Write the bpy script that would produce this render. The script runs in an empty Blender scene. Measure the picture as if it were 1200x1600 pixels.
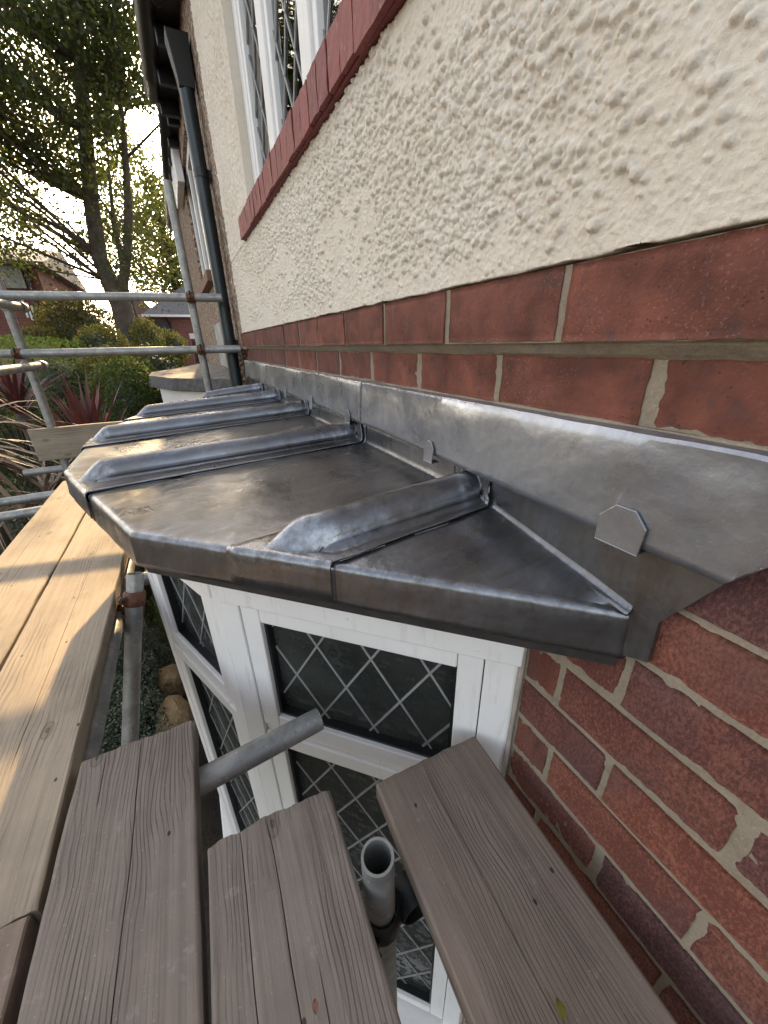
import bpy, bmesh, math, random
import numpy as np
from mathutils import Matrix, Vector
R_ = math.radians
rng = np.random.default_rng(7)
random.seed(7)
scene = bpy.context.scene

# ------------------------------------------------------------------ camera
F = 591.0
def _basis():
    c = np.array([600, 800.]); vy = np.array([274.8, 543.]); vz = np.array([629.4, 2122.])
    ey = np.array([*(vy - c), F]); ey /= np.linalg.norm(ey)
    ed = np.array([*(vz - c), F]); ed -= ey * (ed @ ey); ed /= np.linalg.norm(ed)
    ez = -ed; ex = np.cross(ey, ez)
    return np.array([ex, ey, ez])
CR = _basis()
cam_data = bpy.data.cameras.new('camera')
cam_data.sensor_fit = 'HORIZONTAL'; cam_data.sensor_width = 36.0
cam_data.lens = 36.0 * F / 1200.0
cam_data.clip_start = 0.02; cam_data.clip_end = 3000
cam = bpy.data.objects.new('camera', cam_data)
M = Matrix.Identity(4)
for i in range(3):
    M[i][0] = CR[i, 0]; M[i][1] = -CR[i, 1]; M[i][2] = -CR[i, 2]
cam.matrix_world = M
scene.collection.objects.link(cam); scene.camera = cam

# ------------------------------------------------------------------ light
SUN_EL, SUN_AZ = R_(23.5), R_(4.5)          # azimuth measured from +Y towards +X
sd = Vector((math.sin(SUN_AZ) * math.cos(SUN_EL), math.cos(SUN_AZ) * math.cos(SUN_EL), math.sin(SUN_EL)))
world = bpy.data.worlds.new('World'); scene.world = world; world.use_nodes = True
wn = world.node_tree.nodes; wl = world.node_tree.links
bg = wn['Background']
sky = wn.new('ShaderNodeTexSky'); sky.sky_type = 'NISHITA'; sky.sun_disc = False
sky.sun_elevation = SUN_EL; sky.sun_rotation = SUN_AZ
sky.air_density = 1.0; sky.dust_density = 4.0; sky.ozone_density = 1.0
hs = wn.new('ShaderNodeHueSaturation'); hs.inputs['Saturation'].default_value = 0.62     # hazy, milky evening sky
wt = wn.new('ShaderNodeMix'); wt.data_type = 'RGBA'; wt.blend_type = 'MULTIPLY'; wt.inputs[0].default_value = 1.0; wt.inputs[7].default_value = (1.0, .935, .845, 1)
wl.new(sky.outputs[0], hs.inputs['Color']); wl.new(hs.outputs[0], wt.inputs[6]); wl.new(wt.outputs[2], bg.inputs[0]); bg.inputs[1].default_value = 0.15
sun_data = bpy.data.lights.new('sun', 'SUN'); sun_data.energy = 3.2; sun_data.angle = R_(0.6)
sun_data.color = (1.0, 0.69, 0.35)
sun = bpy.data.objects.new('sun', sun_data); sun.rotation_euler = sd.to_track_quat('Z', 'Y').to_euler()
scene.collection.objects.link(sun)
vs = scene.view_settings
vs.view_transform = 'Standard'; vs.look = 'None'; vs.gamma = 1.0; vs.exposure = 2.2
scene.cycles.max_bounces = 6; scene.cycles.diffuse_bounces = 3; scene.cycles.glossy_bounces = 3; scene.cycles.transparent_max_bounces = 8
scene.cycles.use_denoising = True

# ------------------------------------------------------------------ node helper
class NT:
    def __init__(s, name):
        s.m = bpy.data.materials.new(name); s.m.use_nodes = True
        s.t = s.m.node_tree; s.n = s.t.nodes; s.b = s.n['Principled BSDF']; s.out = s.n['Material Output']
    def N(s, typ, **kw):
        nd = s.n.new('ShaderNode' + typ)
        for k, v in kw.items(): setattr(nd, k, v)
        return nd
    def L(s, a, b): s.t.links.new(a, b)
    def coord(s, kind='Object'): return s.N('TexCoord').outputs[kind]
    def mapping(s, vec, scale=(1, 1, 1), loc=None, rand=False):
        m = s.N('Mapping'); m.inputs['Scale'].default_value = scale
        s.L(vec, m.inputs['Vector'])
        if rand:
            oi = s.N('ObjectInfo'); mu = s.N('Math', operation='MULTIPLY'); mu.inputs[1].default_value = 37.0
            s.L(oi.outputs['Random'], mu.inputs[0])
            cb = s.N('CombineXYZ'); s.L(mu.outputs[0], cb.inputs[0]); s.L(mu.outputs[0], cb.inputs[1]); s.L(mu.outputs[0], cb.inputs[2])
            s.L(cb.outputs[0], m.inputs['Location'])
        return m.outputs[0]
    def noise(s, vec, scale, detail=4, rough=.55, dist=0.0):
        n = s.N('TexNoise'); n.inputs['Scale'].default_value = scale; n.inputs['Detail'].default_value = detail
        n.inputs['Roughness'].default_value = rough; n.inputs['Distortion'].default_value = dist
        s.L(vec, n.inputs['Vector']); return n.outputs[0]
    def voro(s, vec, scale, feature='F1', out='Distance', dims='3D'):
        n = s.N('TexVoronoi', feature=feature, voronoi_dimensions=dims); n.inputs['Scale'].default_value = scale
        s.L(vec, n.inputs['Vector']); return n.outputs[out]
    def ramp(s, fac, stops):
        r = s.N('ValToRGB'); e = r.color_ramp.elements
        while len(e) < len(stops): e.new(.5)
        for el, (p, c) in zip(e, stops):
            el.position = p; el.color = (*c, 1) if not isinstance(c, (int, float)) else (c, c, c, 1)
        s.L(fac, r.inputs[0]); return r.outputs[0]
    def mix(s, fac, a, b, blend='MIX'):
        m = s.N('Mix', data_type='RGBA', blend_type=blend)
        for sock, v in ((m.inputs[0], fac), (m.inputs[6], a), (m.inputs[7], b)):
            if isinstance(v, (int, float)): sock.default_value = v
            elif isinstance(v, tuple): sock.default_value = (*v, 1)
            else: s.L(v, sock)
        return m.outputs[2]
    def math(s, op, a, b=None):
        m = s.N('Math', operation=op)
        for sock, v in ((m.inputs[0], a), (m.inputs[1], b)):
            if v is None: continue
            if isinstance(v, (int, float)): sock.default_value = v
            else: s.L(v, sock)
        return m.outputs[0]
    def bump(s, h, strength=.5, dist=.002, prev=None):
        b = s.N('Bump'); b.inputs['Strength'].default_value = strength; b.inputs['Distance'].default_value = dist
        s.L(h, b.inputs['Height'])
        if prev is not None: s.L(prev, b.inputs['Normal'])
        return b.outputs[0]
    def set(s, color=None, rough=None, metal=None, normal=None, spec=None):
        for key, v in (('Base Color', color), ('Roughness', rough), ('Metallic', metal), ('Normal', normal), ('Specular IOR Level', spec)):
            if v is None: continue
            if isinstance(v, (int, float)): s.b.inputs[key].default_value = v
            elif isinstance(v, tuple): s.b.inputs[key].default_value = (*v, 1)
            else: s.L(v, s.b.inputs[key])
        return s.m
MATS = {}

def m_brick(name, c1, c2, c3, speck=.35, dark=.5, stretch=(1, 1, 1)):
    t = NT(name); v = t.mapping(t.coord(), rand=True)
    oi = t.N('ObjectInfo')
    base = t.ramp(oi.outputs['Random'], [(0, c1), (.5, c2), (1, c3)])
    n1 = t.noise(v, 14, 5, .6, .3)
    col = t.mix(t.ramp(n1, [(.35, 0), (.65, 1)]), base, tuple(x * .55 for x in c2))
    n0 = t.noise(v, 26, 6, .7, .6)
    col = t.mix(t.ramp(n0, [(.52, 0), (.75, dark)]), col, (.075, .048, .048))
    pits = t.voro(t.mapping(v, stretch), 190)
    n2 = t.noise(v, 60, 3)
    pm = t.math('MULTIPLY', t.ramp(pits, [(.10, 1), (.22, 0)]), t.ramp(n2, [(.48, 0), (.62, 1)]))
    col = t.mix(t.math('MULTIPLY', pm, .8), col, (.05, .03, .03))
    sp = t.noise(t.mapping(v, stretch), 330, 2, .5)
    sm = t.math('MULTIPLY', t.ramp(sp, [(.60, 0), (.68, 1)]), t.ramp(t.noise(v, 9, 3), [(.42, 0), (.6, 1)]))
    col = t.mix(t.math('MULTIPLY', sm, speck), col, (.50, .36, .31))
    b1 = t.bump(t.noise(v, 45, 6, .65), .5, .004)
    b2 = t.bump(t.noise(t.mapping(v, stretch), 260, 3, .6), .55, .0018, b1)
    b3 = t.bump(t.math('SUBTRACT', 1.0, pm), .6, .002, b2)
    return t.set(col, .86, 0, b3, .3)
MATS['brick'] = m_brick('brick_smooth', (.235, .080, .052), (.19, .070, .050), (.14, .060, .050), .2, .85)
def m_rustic():
    t = NT('brick_rustic'); v = t.mapping(t.coord(), rand=True); oi = t.N('ObjectInfo')
    light = t.ramp(oi.outputs['Random'], [(0, (.30, .105, .062)), (.35, (.245, .088, .058)), (.7, (.21, .080, .060)), (1, (.155, .072, .064))])
    dark = t.ramp(oi.outputs['Random'], [(0, (.175, .055, .038)), (.35, (.135, .046, .036)), (.7, (.11, .042, .037)), (1, (.082, .038, .040))])
    drag = t.noise(t.mapping(v, (1, 1, .6)), 300, 5, .7, .15)
    big = t.noise(v, 11, 5, .6, .4)
    m = t.math('ADD', drag, t.math('MULTIPLY', t.math('SUBTRACT', big, .5), .45))
    col = t.mix(t.ramp(m, [(.43, 0), (.56, 1)]), dark, light)
    col = t.mix(t.ramp(m, [(.58, 0), (.70, .5)]), col, (.33, .19, .145))
    col = t.mix(t.ramp(t.noise(v, 5.5, 4), [(.50, 0), (.72, .6)]), col, (.085, .055, .062))
    b1 = t.bump(t.noise(v, 40, 6, .65), .5, .004); b2 = t.bump(drag, .9, .0035, b1)
    return t.set(col, .84, 0, b2, .35)
MATS['brick_low'] = m_rustic()

def m_mortar():
    t = NT('mortar'); v = t.coord()
    col = t.mix(t.ramp(t.noise(v, 9, 5), [(.3, 0), (.75, 1)]), (.31, .258, .19), (.24, .198, .146))
    col = t.mix(t.ramp(t.noise(v, 300, 2), [(.5, 0), (.7, .4)]), col, (.40, .35, .27))
    col = t.mix(t.ramp(t.noise(v, 30, 6, .7), [(.5, 0), (.72, .55)]), col, (.15, .115, .085))
    b = t.bump(t.noise(v, 70, 6, .7), .7, .004); b = t.bump(t.noise(v, 420, 2), .5, .0012, b)
    return t.set(col, .95, 0, b, .2)
MATS['mortar'] = m_mortar()

def m_stucco(name, c, dirt):
    t = NT(name); v = t.coord()
    n = t.noise(v, 3.2, 6, .6)
    col = t.mix(t.ramp(n, [(.35, 0), (.75, 1)]), c, tuple(x * y for x, y in zip(c, (.90, .86, .80))))
    col = t.mix(t.ramp(t.noise(v, 55, 4, .65), [(.55, 0), (.78, dirt)]), col, (.36, .29, .22))
    run = t.noise(t.mapping(v, (9, 9, 1.1)), 2.2, 5, .65)
    col = t.mix(t.ramp(run, [(.55, 0), (.75, .28)]), col, (.45, .37, .28))
    b = t.bump(t.noise(v, 170, 6, .7), .6, .003); b = t.bump(t.noise(v, 520, 4, .6), .5, .0012, b)
    return t.set(col, .88, 0, b, .25)
MATS['stucco'] = m_stucco('painted_roughcast', (.755, .685, .59), .4)

def m_dash():
    t = NT('pebbledash_bare'); v = t.coord()
    c = t.voro(v, 60, out='Color'); sep = t.N('SeparateColor'); t.L(c, sep.inputs[0])
    col = t.ramp(sep.outputs[0], [(0, (.06, .038, .028)), (.35, (.22, .14, .095)), (.75, (.36, .26, .19)), (1, (.58, .50, .41))])
    col = t.mix(t.ramp(t.noise(v, 2.5, 4), [(.35, 0), (.7, .35)]), col, (.16, .11, .08))
    d = t.voro(v, 60)
    return t.set(col, .9, 0, t.bump(t.math('SUBTRACT', 1.0, d), .9, .008), .3)
MATS['dash'] = m_dash()

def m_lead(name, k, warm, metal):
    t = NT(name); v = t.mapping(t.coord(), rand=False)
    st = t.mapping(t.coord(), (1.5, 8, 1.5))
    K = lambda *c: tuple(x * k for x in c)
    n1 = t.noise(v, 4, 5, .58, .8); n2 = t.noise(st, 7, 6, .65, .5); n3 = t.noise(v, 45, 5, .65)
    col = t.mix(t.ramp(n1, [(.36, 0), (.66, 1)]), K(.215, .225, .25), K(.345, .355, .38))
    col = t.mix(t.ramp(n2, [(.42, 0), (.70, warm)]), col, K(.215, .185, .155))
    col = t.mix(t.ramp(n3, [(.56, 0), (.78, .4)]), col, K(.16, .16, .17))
    fine = t.noise(v, 230, 4, .7)
    col = t.mix(t.ramp(fine, [(.60, 0), (.78, .35)]), col, K(.52, .52, .52))
    # drag marks left by the dressing tool, and a few white oxide runs
    for sc_, sd_ in (((70, 5, 70), 1.2), ((5, 80, 30), .8)):
        scr = t.noise(t.mapping(t.coord(), sc_), 4, 2, .4, sd_)
        col = t.mix(t.ramp(scr, [(.70, 0), (.74, .10)]), col, K(.60, .61, .63))
    ox = t.noise(t.mapping(t.coord(), (7, 7, 2.2)), 5, 6, .7, .6)
    col = t.mix(t.ramp(ox, [(.64, 0), (.76, .45)]), col, K(.60, .61, .62))
    at = t.N('Attribute'); at.attribute_name = 'burnish_highlight'  # burnished folds, with their bright highlights painted into the lead colour as well
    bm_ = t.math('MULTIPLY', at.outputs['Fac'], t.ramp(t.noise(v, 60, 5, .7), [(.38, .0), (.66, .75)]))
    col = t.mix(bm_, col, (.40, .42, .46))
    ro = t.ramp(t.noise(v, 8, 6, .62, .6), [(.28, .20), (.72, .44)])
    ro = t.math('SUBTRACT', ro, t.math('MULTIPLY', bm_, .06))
    b = t.bump(t.noise(v, 12, 3, .5), .38, .010); b = t.bump(n3, .2, .003, b); b = t.bump(fine, .2, .0006, b)
    return t.set(col, ro, metal, b, .5)
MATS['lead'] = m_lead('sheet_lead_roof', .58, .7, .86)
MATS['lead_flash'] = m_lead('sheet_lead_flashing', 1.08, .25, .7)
def simple(name, c, rough=.6, metal=0., nscale=20, var=.15, bump=.2, bdist=.002, spec=.5):
    t = NT(name); v = t.mapping(t.coord(), rand=True)
    n = t.noise(v, nscale, 5, .6)
    col = t.mix(t.ramp(n, [(.3, 0), (.7, 1)]), tuple(x * (1 - var) for x in c), tuple(min(1, x * (1 + var)) for x in c))
    return t.set(col, rough, metal, t.bump(t.noise(v, nscale * 5, 4), bump, bdist), spec)
def m_white():
    t = NT('white_window_paint'); v = t.mapping(t.coord(), rand=True)
    col = t.mix(t.ramp(t.noise(v, 5, 5), [(.35, 0), (.7, 1)]), (.84, .82, .80), (.79, .765, .74))
    col = t.mix(t.ramp(t.noise(t.mapping(v, (14, 14, 2)), 3, 6, .7), [(.56, 0), (.78, .45)]), col, (.42, .37, .31))
    col = t.mix(t.ramp(t.noise(v, 190, 3, .6), [(.68, 0), (.76, .4)]), col, (.30, .26, .22))
    return t.set(col, t.ramp(t.noise(v, 12, 4), [(.3, .30), (.7, .5)]), 0, t.bump(t.noise(v, 40, 4), .08, .001), .5)
MATS['white'] = m_white()
MATS['black'] = simple('black_gutter_paint', (.009, .010, .011), .42, 0, 12, .3, .08, .001)
MATS['dash_sill'] = simple('worn_sill_brick', (.22, .13, .09), .9, 0, 30, .3, .5)
MATS['dark_timber'] = simple('dark_timber', (.03, .025, .022), .8, 0, 30, .4, .5)
MATS['steel_dark'] = simple('black_steel_bolt', (.03, .03, .03), .5, .6, 40, .3, .2)
MATS['pipe_green'] = simple('downpipe_paint', (.014, .022, .026), .36, 0, 9, .35, .12, .0015)
MATS['felt'] = simple('roofing_felt', (.16, .14, .12), .92, 0, 14, .45, .6, .004)
MATS['felt_edge'] = simple('felt_edge', (.10, .10, .10), .9, 0, 20, .35, .6, .004)
MATS['old_flash'] = simple('weathered_flashing', (.30, .30, .285), .75, 0, 9, .35, .4, .003)
MATS['room'] = simple('dark_room', (.03, .028, .026), .9, 0, 3, .2, 0)
MATS['curtain'] = simple('brown_curtain', (.33, .25, .18), .9, 0, 18, .25, .3)
MATS['stone'] = simple('garden_stone', (.36, .25, .13), .9, 0, 6, .35, .9, .02)
MATS['concrete'] = simple('pale_concrete', (.5, .47, .42), .9, 0, 6, .2, .4, .01)
MATS['rust_cord'] = simple('silicone', (.35, .30, .26), .8, 0, 20, .2, .2)

def m_steel():
    t = NT('galvanised_tube'); v = t.mapping(t.coord(), rand=True)
    n = t.noise(v, 16, 6, .65, .5)
    col = t.ramp(n, [(.3, (.20, .205, .20)), (.55, (.33, .33, .32)), (.8, (.43, .42, .40))])
    col = t.mix(t.ramp(t.noise(v, 60, 5, .7), [(.58, 0), (.75, .7)]), col, (.17, .12, .085))
    col = t.mix(t.ramp(t.voro(v, 55), [(.08, .6), (.16, 0)]), col, (.62, .60, .56))
    return t.set(col, t.ramp(t.noise(v, 30, 4), [(.3, .42), (.7, .66)]), .6, t.bump(t.noise(v, 90, 5), .3, .002), .5)
MATS['steel'] = m_steel()
def m_rust():
    t = NT('rusty_coupler'); v = t.mapping(t.coord(), rand=True)
    col = t.ramp(t.noise(v, 60, 6, .7), [(.3, (.07, .035, .025)), (.55, (.17, .07, .04)), (.8, (.22, .20, .18))])
    return t.set(col, .75, .35, t.bump(t.noise(v, 150, 5), .6, .002))
MATS['rust'] = m_rust()

def m_sill():
    t = NT('red_painted_sill_brick'); v = t.mapping(t.coord(), rand=True)
    oi = t.N('ObjectInfo')
    col = t.ramp(oi.outputs['Random'], [(0, (.165, .024, .024)), (1, (.235, .038, .034))])
    col = t.mix(t.ramp(t.noise(v, 70, 6, .7), [(.55, 0), (.7, .8)]), col, (.09, .018, .02))
    col = t.mix(t.ramp(t.noise(t.mapping(v, (1, 1, .25)), 170, 3), [(.63, 0), (.7, .55)]), col, (.42, .24, .21))
    return t.set(col, .6, 0, t.bump(t.noise(v, 110, 5, .7), .6, .004))
MATS['sill'] = m_sill()

def m_wood(name, c_light, c_dark, c_grain, gscale=1.0, ridge=.6):
    t = NT(name); co = t.coord()
    v = t.mapping(co, (1, 1, 1), rand=True)
    wob = t.noise(t.mapping(v, (3, .9, 3)), 2.0, 3)
    # growth rings seen as long stripes
    sx = t.N('SeparateXYZ'); t.L(v, sx.inputs[0])
    xx = t.math('ADD', sx.outputs[0], t.math('MULTIPLY', wob, .09))
    wave = t.math('SINE', t.math('MULTIPLY', xx, 900 * gscale))
    fib = t.noise(t.mapping(v, (260, 3.5, 260)), 1.0, 5, .65)
    fib2 = t.noise(t.mapping(v, (70, 1.6, 70)), 1.0, 4, .6, .4)
    big = t.noise(t.mapping(v, (9, 2.2, 9)), 1.0, 5, .6, .6)
    col = t.mix(t.ramp(fib2, [(.30, 0), (.72, 1)]), c_dark, c_light)
    gm = t.math('MULTIPLY', t.ramp(wave, [(.3, 0), (.95, 1)]), t.ramp(big, [(.47, 0), (.62, .8)]))
    col = t.mix(gm, col, c_grain)
    col = t.mix(t.ramp(fib, [(.52, 0), (.74, .75)]), col, c_grain)
    col = t.mix(t.ramp(t.noise(v, 7, 6, .6), [(.45, 0), (.75, .5)]), col, tuple(x * .62 for x in c_dark))
    # speckled grime and cement spots
    col = t.mix(t.ramp(t.noise(v, 240, 3), [(.66, 0), (.74, .45)]), col, (.42, .38, .34))
    col = t.mix(t.ramp(t.noise(v, 22, 8, .72), [(.60, 0), (.72, .4)]), col, (.40, .375, .345))
    col = t.mix(t.ramp(t.noise(t.mapping(v, (3, 1.2, 3)), 2.2, 5, .6), [(.5, 0), (.72, .45)]), col, tuple(x * .5 for x in c_dark))
    # knots
    kv = t.mapping(v, (4.3, 2.1, 0.01))
    kd = t.voro(kv, 1.15, dims='2D')
    ring = t.math('SINE', t.math('MULTIPLY', kd, 150.0))
    km = t.ramp(kd, [(.040, 1), (.060, 0)])
    col = t.mix(t.math('MULTIPLY', km, t.ramp(ring, [(.2, .25), (.9, .8)])), col, tuple(x * .4 for x in c_grain))
    # nail holes
    hd = t.voro(t.mapping(v, (11, 7, .01)), .62, dims='2D')
    hole = t.ramp(hd, [(.012, 1), (.019, 0)])
    col = t.mix(t.math('MULTIPLY', hole, .85), col, (.02, .016, .014))
    h = t.math('ADD', t.math('MULTIPLY', gm, -.6), t.math('MULTIPLY', fib, .5))
    h = t.math('ADD', h, t.math('MULTIPLY', hole, -1.2))
    b = t.bump(h, ridge, .0035); b = t.bump(t.noise(v, 60, 5), .25, .003, b)
    return t.set(col, .88, 0, b, .25)
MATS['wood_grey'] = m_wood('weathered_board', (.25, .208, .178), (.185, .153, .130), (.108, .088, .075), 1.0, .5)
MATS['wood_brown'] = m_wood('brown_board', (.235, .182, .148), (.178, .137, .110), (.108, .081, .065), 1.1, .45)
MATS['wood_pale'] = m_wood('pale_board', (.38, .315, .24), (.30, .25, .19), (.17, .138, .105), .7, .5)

def m_glass():
    t = NT('obscured_glass'); v = t.coord()
    vo = t.N('TexVoronoi', feature='F1'); vo.inputs['Scale'].default_value = 34; t.L(v, vo.inputs['Vector'])
    # little radiating daisies pressed into the pane
    d = t.N('VectorMath', operation='SUBTRACT'); t.L(v, d.inputs[0]); t.L(vo.outputs['Position'], d.inputs[1])
    sp = t.N('SeparateXYZ'); t.L(d.outputs[0], sp.inputs[0])
    ang = t.math('ARCTAN2', sp.outputs[2], t.math('ADD', sp.outputs[0], t.math('MULTIPLY', sp.outputs[1], -1.0)))
    pet = t.math('SINE', t.math('MULTIPLY', ang, 13.0))
    msk = t.ramp(vo.outputs['Distance'], [(.05, .2), (.12, 1), (.34, 1), (.5, 0)])
    h = t.math('MULTIPLY', pet, msk)
    b = t.bump(h, .35, .002); b = t.bump(t.noise(v, 45, 3), .2, .003, b)
    col = t.mix(t.ramp(t.noise(v, 5, 3), [(.3, 0), (.7, 1)]), (.014, .017, .016), (.045, .050, .045))
    return t.set(col, .17, 0, b, .6)
MATS['glass'] = m_glass()
def m_clear():
    t = NT('clear_glass'); v = t.coord()
    g = t.N('BsdfGlossy'); g.inputs['Roughness'].default_value = .02
    t.L(t.bump(t.noise(v, 4, 2), .12, .01), g.inputs['Normal'])
    tr = t.N('BsdfTransparent'); tr.inputs[0].default_value = (.8, .85, .83, 1)
    fr = t.N('Fresnel'); fr.inputs[0].default_value = 1.6
    mx = t.N('MixShader'); t.L(t.math('ADD', fr.outputs[0], .10), mx.inputs[0]); t.L(tr.outputs[0], mx.inputs[1]); t.L(g.outputs[0], mx.inputs[2])
    t.L(mx.outputs[0], t.out.inputs[0]); return t.m
MATS['clear'] = m_clear()
MATS['came'] = simple('lead_came', (.33, .325, .32), .5, .25, 30, .18, .2)

def m_leaf(name, stops, trans=.45, rough=.55):
    t = NT(name)
    g = t.N('NewGeometry')
    col = t.ramp(g.outputs['Random Per Island'], stops)
    d = t.b; t.L(col, d.inputs['Base Color']); d.inputs['Roughness'].default_value = rough
    tr = t.N('BsdfTranslucent'); t.L(t.mix(.45, col, (.20, .25, .03), 'MIX'), tr.inputs[0])
    mx = t.N('MixShader'); mx.inputs[0].default_value = trans
    t.L(d.outputs[0], mx.inputs[1]); t.L(tr.outputs[0], mx.inputs[2]); t.L(mx.outputs[0], t.out.inputs[0])
    return t.m
MATS['leaf_tree'] = m_leaf('tree_leaf', [(0, (.012, .022, .006)), (.5, (.024, .036, .009)), (.85, (.045, .056, .013)), (1, (.09, .080, .018))], .42)
MATS['leaf_far'] = m_leaf('far_tree_leaf', [(0, (.022, .032, .008)), (.6, (.05, .055, .012)), (1, (.12, .10, .02))], .5)
MATS['leaf_green'] = m_leaf('shrub_leaf_green', [(0, (.03, .06, .015)), (.6, (.07, .11, .025)), (1, (.15, .17, .03))], .4)
MATS['leaf_yellow'] = m_leaf('shrub_leaf_yellow', [(0, (.08, .09, .02)), (.5, (.20, .17, .03)), (1, (.36, .25, .05))], .4)
MATS['leaf_olive'] = m_leaf('shrub_leaf_olive', [(0, (.06, .05, .012)), (.5, (.13, .10, .02)), (1, (.22, .15, .03))], .35)
MATS['leaf_hedge'] = m_leaf('hedge_leaf', [(0, (.06, .12, .015)), (.6, (.12, .20, .025)), (1, (.20, .28, .035))], .5)
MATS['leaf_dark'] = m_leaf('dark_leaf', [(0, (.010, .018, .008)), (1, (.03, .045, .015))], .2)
MATS['leaf_grey'] = m_leaf('grey_groundcover_leaf', [(0, (.05, .065, .045)), (.6, (.12, .145, .10)), (1, (.24, .26, .20))], .2)
MATS['leaf_feather'] = m_leaf('feathery_leaf', [(0, (.09, .12, .04)), (1, (.24, .26, .09))], .4)
def m_blade(name, stops):
    t = NT(name); oi = t.N('ObjectInfo'); v = t.coord()
    col = t.ramp(oi.outputs['Random'], stops)
    col = t.mix(t.ramp(t.noise(v, 30, 4), [(.4, 0), (.75, .5)]), col, (.05, .03, .025))
    return t.set(col, .5, 0, t.bump(t.noise(t.mapping(v, (1, 1, 1)), 80, 3), .3, .002))
MATS['blade_red'] = m_blade('red_blade', [(0, (.085, .025, .026)), (.6, (.15, .045, .04)), (1, (.24, .09, .065))])
MATS['blade_dry'] = m_blade('dry_blade', [(0, (.12, .075, .05)), (.6, (.26, .18, .125)), (1, (.40, .31, .23))])
MATS['bark'] = simple('bark', (.085, .065, .05), .95, 0, 5, .4, .9, .03)
MATS['twig'] = simple('twig', (.06, .045, .03), .95, 0, 20, .3, .4)
def m_soil():
    t = NT('garden_soil'); v = t.coord()
    col = t.ramp(t.noise(v, 6, 8, .7), [(.3, (.018, .013, .009)), (.6, (.05, .037, .025)), (.8, (.07, .07, .03))])
    return t.set(col, .97, 0, t.bump(t.noise(v, 12, 8, .7), 1, .05))
MATS['soil'] = m_soil()
def m_farbrick():
    t = NT('distant_brickwork'); v = t.coord('Generated')
    t.n.remove(v.node)
    co = t.coord('Object'); sx = t.N('SeparateXYZ'); t.L(co, sx.inputs[0])
    cb = t.N('CombineXYZ'); t.L(t.math('ADD', sx.outputs[0], sx.outputs[1]), cb.inputs[0]); t.L(sx.outputs[2], cb.inputs[1])
    b = t.N('TexBrick'); t.L(cb.outputs[0], b.inputs['Vector'])
    b.inputs['Color1'].default_value = (.25, .075, .055, 1); b.inputs['Color2'].default_value = (.17, .055, .045, 1); b.inputs['Mortar'].default_value = (.17, .12, .10, 1)
    b.inputs['Scale'].default_value = 1.0; b.inputs['Brick Width'].default_value = .23; b.inputs['Row Height'].default_value = .085; b.inputs['Mortar Size'].default_value = .009
    col = t.mix(t.ramp(t.noise(co, 1.5, 5), [(.35, 0), (.7, .5)]), b.outputs[0], (.10, .045, .04))
    return t.set(col, .9, 0, t.bump(b.outputs[1], .3, .01))
MATS['farbrick'] = m_farbrick()
MATS['tile'] = simple('grey_roof_tile', (.13, .12, .125), .8, 0, 8, .25, .5, .01)
MATS['pane_far'] = simple('far_pane', (.04, .045, .05), .08, 0, 2, .2, .05)
MATS['garage'] = simple('dark_garage_door', (.03, .03, .035), .5, 0, 4, .2, .1)

# ------------------------------------------------------------------ mesh helpers
C = scene.collection
def vhash(ix, iy, seed=0):
    h = (ix.astype(np.int64) * 374761393 + iy.astype(np.int64) * 668265263 + seed * 974634541) & 0x7fffffff
    h = ((h ^ (h >> 13)) * 1274126177) & 0x7fffffff
    return ((h ^ (h >> 16)) & 0xffff) / 65535.0
def vn(x, y, seed=0):
    x = np.asarray(x, float); y = np.asarray(y, float)
    x, y = np.broadcast_arrays(x, y)
    ix = np.floor(x); iy = np.floor(y); fx = x - ix; fy = y - iy
    fx = fx * fx * (3 - 2 * fx); fy = fy * fy * (3 - 2 * fy)
    a = vhash(ix, iy, seed); b = vhash(ix + 1, iy, seed); c = vhash(ix, iy + 1, seed); d = vhash(ix + 1, iy + 1, seed)
    return (a * (1 - fx) + b * fx) * (1 - fy) + (c * (1 - fx) + d * fx) * fy
def fbm(x, y, seed=0, o=4):
    r = 0; a = .5
    for k in range(o):
        r = r + a * (vn(np.asarray(x) * 2 ** k, np.asarray(y) * 2 ** k, seed + k) - .5); a *= .5
    return r

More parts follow.
